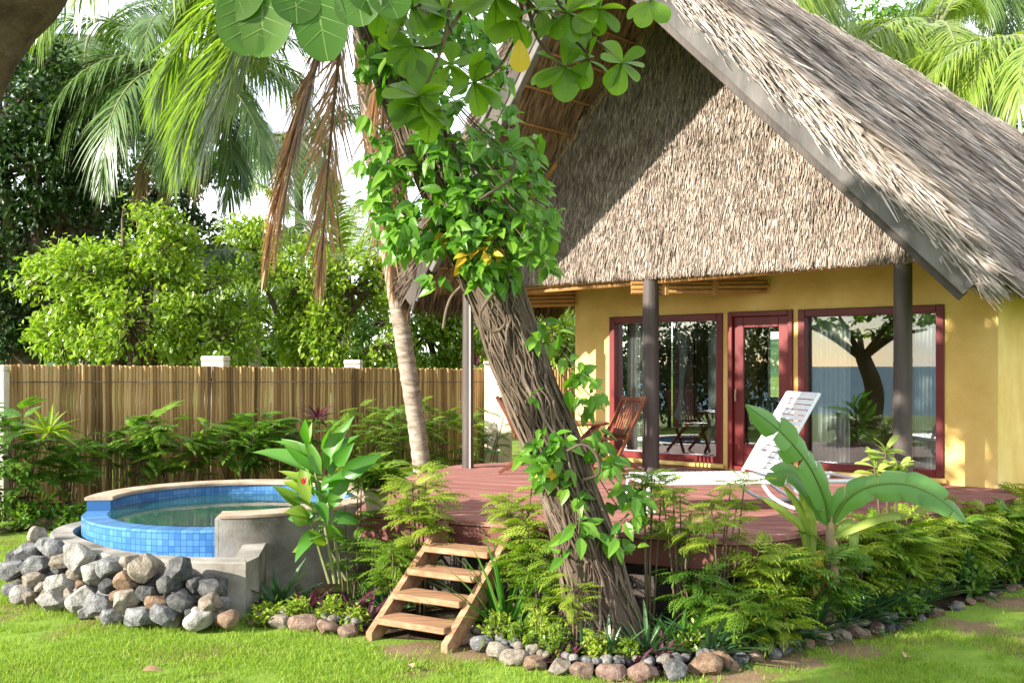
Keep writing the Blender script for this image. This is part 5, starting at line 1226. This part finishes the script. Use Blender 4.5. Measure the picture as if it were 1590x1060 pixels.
palm('leaning coconut palm with pale ringed trunk growing in front of the fence', [at(660, 14.0), px(651, 690, 14), px(622, 500, 14), px(598, 350, 14), px(574, 200, 14), px(560, 60, 14), c1], .125, .10,
     [(PI, -.40, 3.75, 1.0, .55), (PI*1.03, -.62, 3.6, .75, .5), (PI*.97, -.08, 3.6, 1.2, .6), (PI*.95, -.25, 3.7, 1.15, .6), (PI*1.08, -.55, 3.5, .8, .5), (-.2, .5, 3.2, 1.9, .7), (.5, .6, 3.2, 1.6, .7), (1.3, .7, 3.2, 1.6, .7), (2.2, .7, 3.0, 1.6, .7), (-1.2, .8, 3.2, 1.5, .7), (-2.2, .8, 3.0, 1.5, .7), (2.8, .6, 3.2, 1.7, .6), (.1, -.1, 3.0, 1.6, .9), (-.1, -.5, 3.3, .9, .6)],
     L_PALM, [(PI, -1.2, 4.1, .2, .4), (PI*1.03, -1.23, 3.9, .2, .4), (-.1, -1.40, 4.4, .1, .2), (-.5, -1.42, 4.2, .1, .2), (.4, -1.38, 3.9, .1, .2), (PI*.9, -1.42, 4.2, .1, .2)], nl=90)
c2 = px(287, 98, 25)
palm('coconut palm with hanging nuts beyond the fence on the left', [at(225, 25), px(240, 500, 25), px(256, 300, 25), c2], .19, .14,
     [(PI, .30, 4.6, 1.5, .6), (PI*1.1, -.1, 4.8, 1.0, .6), (PI*.9, -.25, 4.4, 1.0, .6), (PI*1.2, .1, 4.2, 1.6, .7), (-.1, .2, 4.2, 1.5, .6), (0, -.45, 3.9, .9, .7), (-.6, -.3, 3.9, 1.0, .7), (-1.3, -.4, 3.7, 1.0, .7), (-2.0, -.5, 4.0, .9, .7), (-2.5, -.2, 4.2, 1.2, .7), (.9, .5, 4, 1.4, .7), (2.0, .6, 4, 1.4, .7), (PI*1.04, .75, 4.2, 1.5, .6), (-.3, .9, 3.9, 1.4, .6), (-1.5, .6, 3.9, 1.7, .7), (-1.0, 1.1, 3.9, 1.2, .6), (PI*.97, -.6, 3.9, .7, .7), (-2.9, -.75, 3.6, .6, .6), (-.35, -.8, 3.4, .6, .6), (-1.6, -.95, 3.2, .5, .5)]+ring(12, -.7, .8, 4.2, 1.2, .7, 31),
     L_PALMDARK, [(PI*1.08, -.85, 4.0, .5, .4), (-2.2, -1.1, 3.7, .3, .4), (-1.0, -1.15, 3.2, .3, .4)], 7, nl=84)
c3 = px(330, -215, 17)
palm('tall coconut palm whose bright frond tips hang into the top of the view', [at(-190, 17), px(-190, 400, 17), px(-120, 60, 17), px(60, -140, 17), c3], .16, .12,
     [(-2.7, -.25, 4.2, 1.15, .55), (-2.3, -.35, 4.2, 1.1, .55), (-1.95, -.3, 4.2, 1.15, .55), (-1.5, -.35, 4.1, 1.1, .55), (-1.1, -.3, 4.2, 1.15, .55), (-.7, -.3, 4.3, 1.15, .55), (-.25, -.3, 4.1, 1.1, .55), (PI*.97, -.2, 4.2, 1.2, .55), (.8, .4, 3.6, 1.6, .7), (2, .4, 3.6, 1.6, .7), (-2.5, .3, 3.8, 1.6, .7), (-1.2, .3, 3.8, 1.6, .7), (.1, .2, 3.8, 1.6, .7)], L_PALM, nl=84)
palm('short palm with upright fronds behind the bushy tree', [at(532, 21), px(532, 500, 21), px(530, 425, 21)], .17, .15,
     [(PI*.95, .75, 2.7, .9, .6), (PI*1.1, .35, 2.7, 1.2, .7), (PI*.9, 1.15, 2.7, .7, .5), (0, .9, 2.7, .9, .6), (-.2, .5, 2.6, 1.2, .7), (.2, 1.2, 2.8, .6, .5), (-1.5, 1.2, 2.6, .9, .6), (1.5, 1.1, 2.6, .8, .6), (-2.2, .8, 2.6, 1.1, .6), (-.9, .7, 2.6, 1.1, .6), (PI, .0, 2.3, 1.1, .8)], L_PALM, [(-1.9, -.6, 2.2, .8, .6)])
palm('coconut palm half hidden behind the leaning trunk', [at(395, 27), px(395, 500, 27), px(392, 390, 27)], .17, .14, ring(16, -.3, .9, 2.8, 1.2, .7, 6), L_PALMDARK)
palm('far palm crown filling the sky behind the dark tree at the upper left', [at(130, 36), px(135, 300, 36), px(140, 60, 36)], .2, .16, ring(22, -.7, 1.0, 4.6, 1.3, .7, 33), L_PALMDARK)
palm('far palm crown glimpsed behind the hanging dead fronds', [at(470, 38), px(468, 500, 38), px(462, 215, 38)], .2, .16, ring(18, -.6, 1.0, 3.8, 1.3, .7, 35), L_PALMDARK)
palm('distant palm seen under the left eave', [at(880, 30), px(878, 560, 30), px(872, 455, 30)], .18, .15, ring(14, -.4, .9, 3.0, 1.3, .8, 8), L_PALM)
palm('thin leaning palm seen beside the left end of the yellow wall', [at(858, 33), px(860, 540, 33), px(862, 450, 33)], .18, .15, ring(12, -.3, .9, 3.0, 1.3, .8, 9), L_PALM)
palm('lush coconut palm behind the middle of the thatched roof', [at(1480, 29), px(1465, 300, 29), px(1452, 40, 29)], .2, .15, ring(24, -.7, 1.2, 3.9, 1.3, .7, 11), L_PALM, [(-2.4, -.9, 3.5, .5, .6)], 5)
palm('bright coconut palm behind the right end of the thatched roof', [at(1640, 25), px(1640, 300, 25), px(1618, 62, 25)], .2, .15, ring(22, -.7, 1.1, 3.7, 1.4, .8, 12), L_PALM)
palm('coconut palm showing above the roof ridge', [at(1240, 27), px(1240, 300, 27), px(1222, -60, 27)], .2, .15, ring(20, -.7, 1.0, 3.6, 1.4, .8, 13), L_PALM)
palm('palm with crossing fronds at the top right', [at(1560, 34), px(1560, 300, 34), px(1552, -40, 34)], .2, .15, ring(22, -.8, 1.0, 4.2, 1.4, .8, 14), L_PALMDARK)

# ------------------------------------------------------------------ broadleaf trees beyond the fence
def tree(label, base, clumps, nleaf, size, leafm, r0=.16, name='broadleaf_tree', gap=-.1, gf=1.0, group=None, kind='small', bark=TWIG, down=.25, fork=.45):
    T = thing(name, label, 'tree', base, group); b0 = np.array(base); a = Acc(); b = Acc(); vols = np.array([r[0]*r[1]*r[2] for _, r in clumps])**.8; top = np.mean([c for c, _ in clumps], axis=0); fk = b0+(top-b0)*[.4, .4, fork]
    tube(a, spline([b0-(0, 0, .05), b0+(fk-b0)*.5+tr_.normal(0, .05, 3), fk], 8), np.linspace(r0*1.3, r0*.8, 8), 10)
    P = []; D = []
    for (c, r), v in zip(clumps, vols):
        c = np.array(c); r = np.array(r); tube(a, spline([fk, (fk+c)/2+tr_.normal(0, .12, 3), c], 8), np.linspace(r0*.6, r0*.14, 8), 7)
        nt = int(nleaf*v/vols.sum()/11); d = rdir(nt*2, tr_); q = c+d*r*np.cbrt(tr_.uniform(.18, 1.05, nt*2))[:, None]
        keep = np.array([noise.noise(tuple(z*gf)) for z in q]) > gap; q, d = q[keep][:nt], d[keep][:nt]
        for z in q[::max(1, len(q)//26)]: tube(a, spline([c, (c+z)/2+tr_.normal(0, .06, 3), z], 5), np.linspace(r0*.14, .006, 5), 5, False)
        m_ = 11; qq = np.repeat(q, m_, 0)+tr_.normal(0, size*.75, (len(q)*m_, 3)); P.append(qq); D.append(np.repeat(d, m_, 0)*.5+tr_.normal(0, .6, (len(qq), 3))-np.array((0, 0, down)))
    P = np.concatenate(P); D = np.concatenate(D); L = size*tr_.uniform(.6, 1.2, len(P))
    scatter(b, leaf_t(kind, .25, .25), P, D, np.tile((0, 0, 1.), (len(P), 1))+tr_.normal(0, .45, (len(P), 3)), L, L*.5)
    part(T, 'trunk', a, bark, True); part(T, 'crown', b, leafm); return T
def CL(L, Y): return [(px(x, y, Y+dy), (rx/FPX*Y, ry_/FPX*Y*1.0 if False else rx/FPX*Y*.9, ry_/FPX*Y)) for x, y, rx, ry_, dy in L]
tree('sunlit bushy tree rising above the left half of the bamboo fence', at(250, 17.6), CL([(240, 400, 70, 70, 0), (130, 430, 80, 55, 0), (60, 440, 35, 30, 0), (300, 460, 80, 70, .3), (200, 500, 110, 60, -.2), (110, 520, 60, 45, 0), (330, 530, 80, 45, 0), (260, 345, 30, 26, 0), (190, 340, 30, 25, 0)], 17.6), 16000, .12, L_BUSH, gap=-.02, gf=1.7)
tree('sunlit tree above the fence just left of the leaning palm', at(480, 18.6), CL([(390, 390, 50, 50, 0), (470, 430, 70, 60, 0), (545, 450, 60, 60, 0), (520, 520, 90, 55, 0), (430, 510, 55, 50, .3), (580, 540, 40, 40, -.3), (600, 420, 30, 50, .2)], 18.6), 12000, .12, L_BUSH, gap=.02, gf=1.7)
tree('leafy tree above the fence right of the leaning palm', at(680, 20.5), CL([(660, 520, 60, 60, 0), (690, 470, 50, 50, 0), (720, 530, 50, 50, 0), (640, 450, 40, 50, .2)], 20.5), 8000, .12, L_BUSH, gap=-.05, gf=1.7)
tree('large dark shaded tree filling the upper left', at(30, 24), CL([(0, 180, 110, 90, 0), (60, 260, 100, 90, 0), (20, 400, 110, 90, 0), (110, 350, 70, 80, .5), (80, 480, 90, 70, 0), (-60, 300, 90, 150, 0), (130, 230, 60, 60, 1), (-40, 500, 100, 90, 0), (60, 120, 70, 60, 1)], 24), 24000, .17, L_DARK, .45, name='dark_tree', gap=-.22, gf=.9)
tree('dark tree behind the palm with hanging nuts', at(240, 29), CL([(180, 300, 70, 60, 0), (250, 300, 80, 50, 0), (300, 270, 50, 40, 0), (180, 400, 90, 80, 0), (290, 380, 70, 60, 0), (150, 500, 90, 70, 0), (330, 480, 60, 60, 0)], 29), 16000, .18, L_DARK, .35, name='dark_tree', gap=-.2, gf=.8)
tree('small light tree glimpsed between leaning trunk and yellow wall', at(870, 24), CL([(840, 540, 40, 50, 0), (880, 520, 40, 40, 0), (760, 540, 45, 45, .5), (900, 560, 40, 30, 0)], 24), 5000, .15, L_BUSH, gap=-.2)
tree('pale tree behind the far left top of the fence', at(420, 32), CL([(380, 520, 60, 50, 0), (470, 540, 60, 40, 0), (300, 540, 60, 40, 0), (600, 500, 60, 70, 0), (680, 440, 60, 50, 0)], 32), 8000, .2, L_DARKFERN, .25, gap=-.05, gf=.7)
tree('dense green tree behind the roof at the right', at(1600, 40), CL([(1500, 150, 90, 70, 0), (1600, 220, 90, 90, 0), (1430, 110, 80, 60, 0), (1340, 60, 80, 60, 0)], 40), 12000, .25, L_DARKFERN, .4, gap=-.1, gf=.5)
rd = rosette('cordyline', 'red leaved cordyline behind the fence beside the slim post', 'plant', px(737, 567, 18.6), 20, .38, .06, L_PURPLE, .3, .1, 1.4, kind='lance')

for q_, (x_, y_, z_) in enumerate(((-18, 8.5, 3.4), (-18.6, 5.6, 3.2), (-19, 2.9, 3.3))):
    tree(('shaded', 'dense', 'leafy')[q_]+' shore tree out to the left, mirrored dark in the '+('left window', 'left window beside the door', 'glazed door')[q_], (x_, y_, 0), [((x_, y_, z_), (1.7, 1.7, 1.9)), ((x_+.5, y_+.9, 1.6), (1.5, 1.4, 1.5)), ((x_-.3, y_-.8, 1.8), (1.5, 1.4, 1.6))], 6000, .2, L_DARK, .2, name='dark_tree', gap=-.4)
# ------------------------------------------------------------------ lawn blades, fallen leaves
gr = np.random.default_rng(5)
n = 260000
Y = 6.2+np.abs(gr.random(n)**1.6)*7.2; X = gr.uniform(-.56, .56, n)*Y
yb = np.interp(X, BORDER[:, 0], BORDER[:, 1]); ok = (X > -2.1) & (Y < yb-.03) & (X < 5.9)
bp = [tuple(p) for p in outer]+[(-2.0, 8.8), (-2.0, 10), (-3, 11.9)]
P2 = np.stack([X, Y], 1); ok |= (X <= -2.1) & ~inside(P2, bp) & (np.hypot(X-PC[0], Y-PC[1]) > PR+.05) & (Y < 12.2) & ((X < -2.3) | (Y < 8.38))
ok &= ~((X > -1.06) & (X < -.46) & (Y > 7.62))
P2 = P2[ok]; d1 = np.array([noise.noise((p[0]*1.1, p[1]*1.1, 1.7))+.5*noise.noise((p[0]*4, p[1]*4, 9)) for p in P2])
be = np.interp(P2[:, 0], BORDER[:, 0], BORDER[:, 1])-P2[:, 1]
P2 = P2[(gr.random(len(P2)) < np.clip((d1+.42)*2.2, .05, 1)) & ~((be > 0) & (be < .20) & (gr.random(len(P2)) < .7) & (P2[:, 0] > -.6))]
bd_ = np.min([np.hypot(P2[:, 0]-x_, P2[:, 1]-y_)/r_ for x_, y_, r_ in BARE], axis=0)
P2 = P2[gr.random(len(P2)) < np.clip(.08+(bd_-.55)*1.2, .08, 1)]
n = len(P2); az = gr.random(n)*6.28; e = gr.uniform(.5, 1.4, n); D = np.stack([np.cos(az)*np.cos(e), np.sin(az)*np.cos(e), np.sin(e)], 1)
a = Acc(); bl = (np.array([(-.5, 0, 0), (.5, 0, 0), (.4, .55, -.04), (-.4, .55, -.04), (.06, 1, -.2), (-.06, 1, -.2)]), np.array([(0, 1, 2, 3), (3, 2, 4, 5)]))
scatter(a, bl, np.column_stack([P2, np.zeros(n)]), D, gr.normal(0, 1, (n, 3))+(0, 0, .3), gr.uniform(.025, .06, n), gr.uniform(.003, .006, n))
solo('grass', a, L_GRASS, kind='stuff')
for lab, x_, y_, az_ in (('dry orange leaf fallen on the lawn at the lower left', 222, 1051, .4), ('dry brown leaf fallen on the lawn in front of the steps', 640, 1046, 2.0), ('dry leaf fallen on the lawn near the right border', 1405, 1030, 1.0)):
    Y_ = HC*FPX/(y_-568); a = Acc(); p = at(x_, Y_, .045); scatter(a, leaf_t('ovate', .5, .3), [p], [(math.cos(az_), math.sin(az_), .1)], [(.2, -.3, 1)], .13, .07); solo('fallen_leaf', a, L_DRY, p, label=lab, cat='leaf')
#PARTD
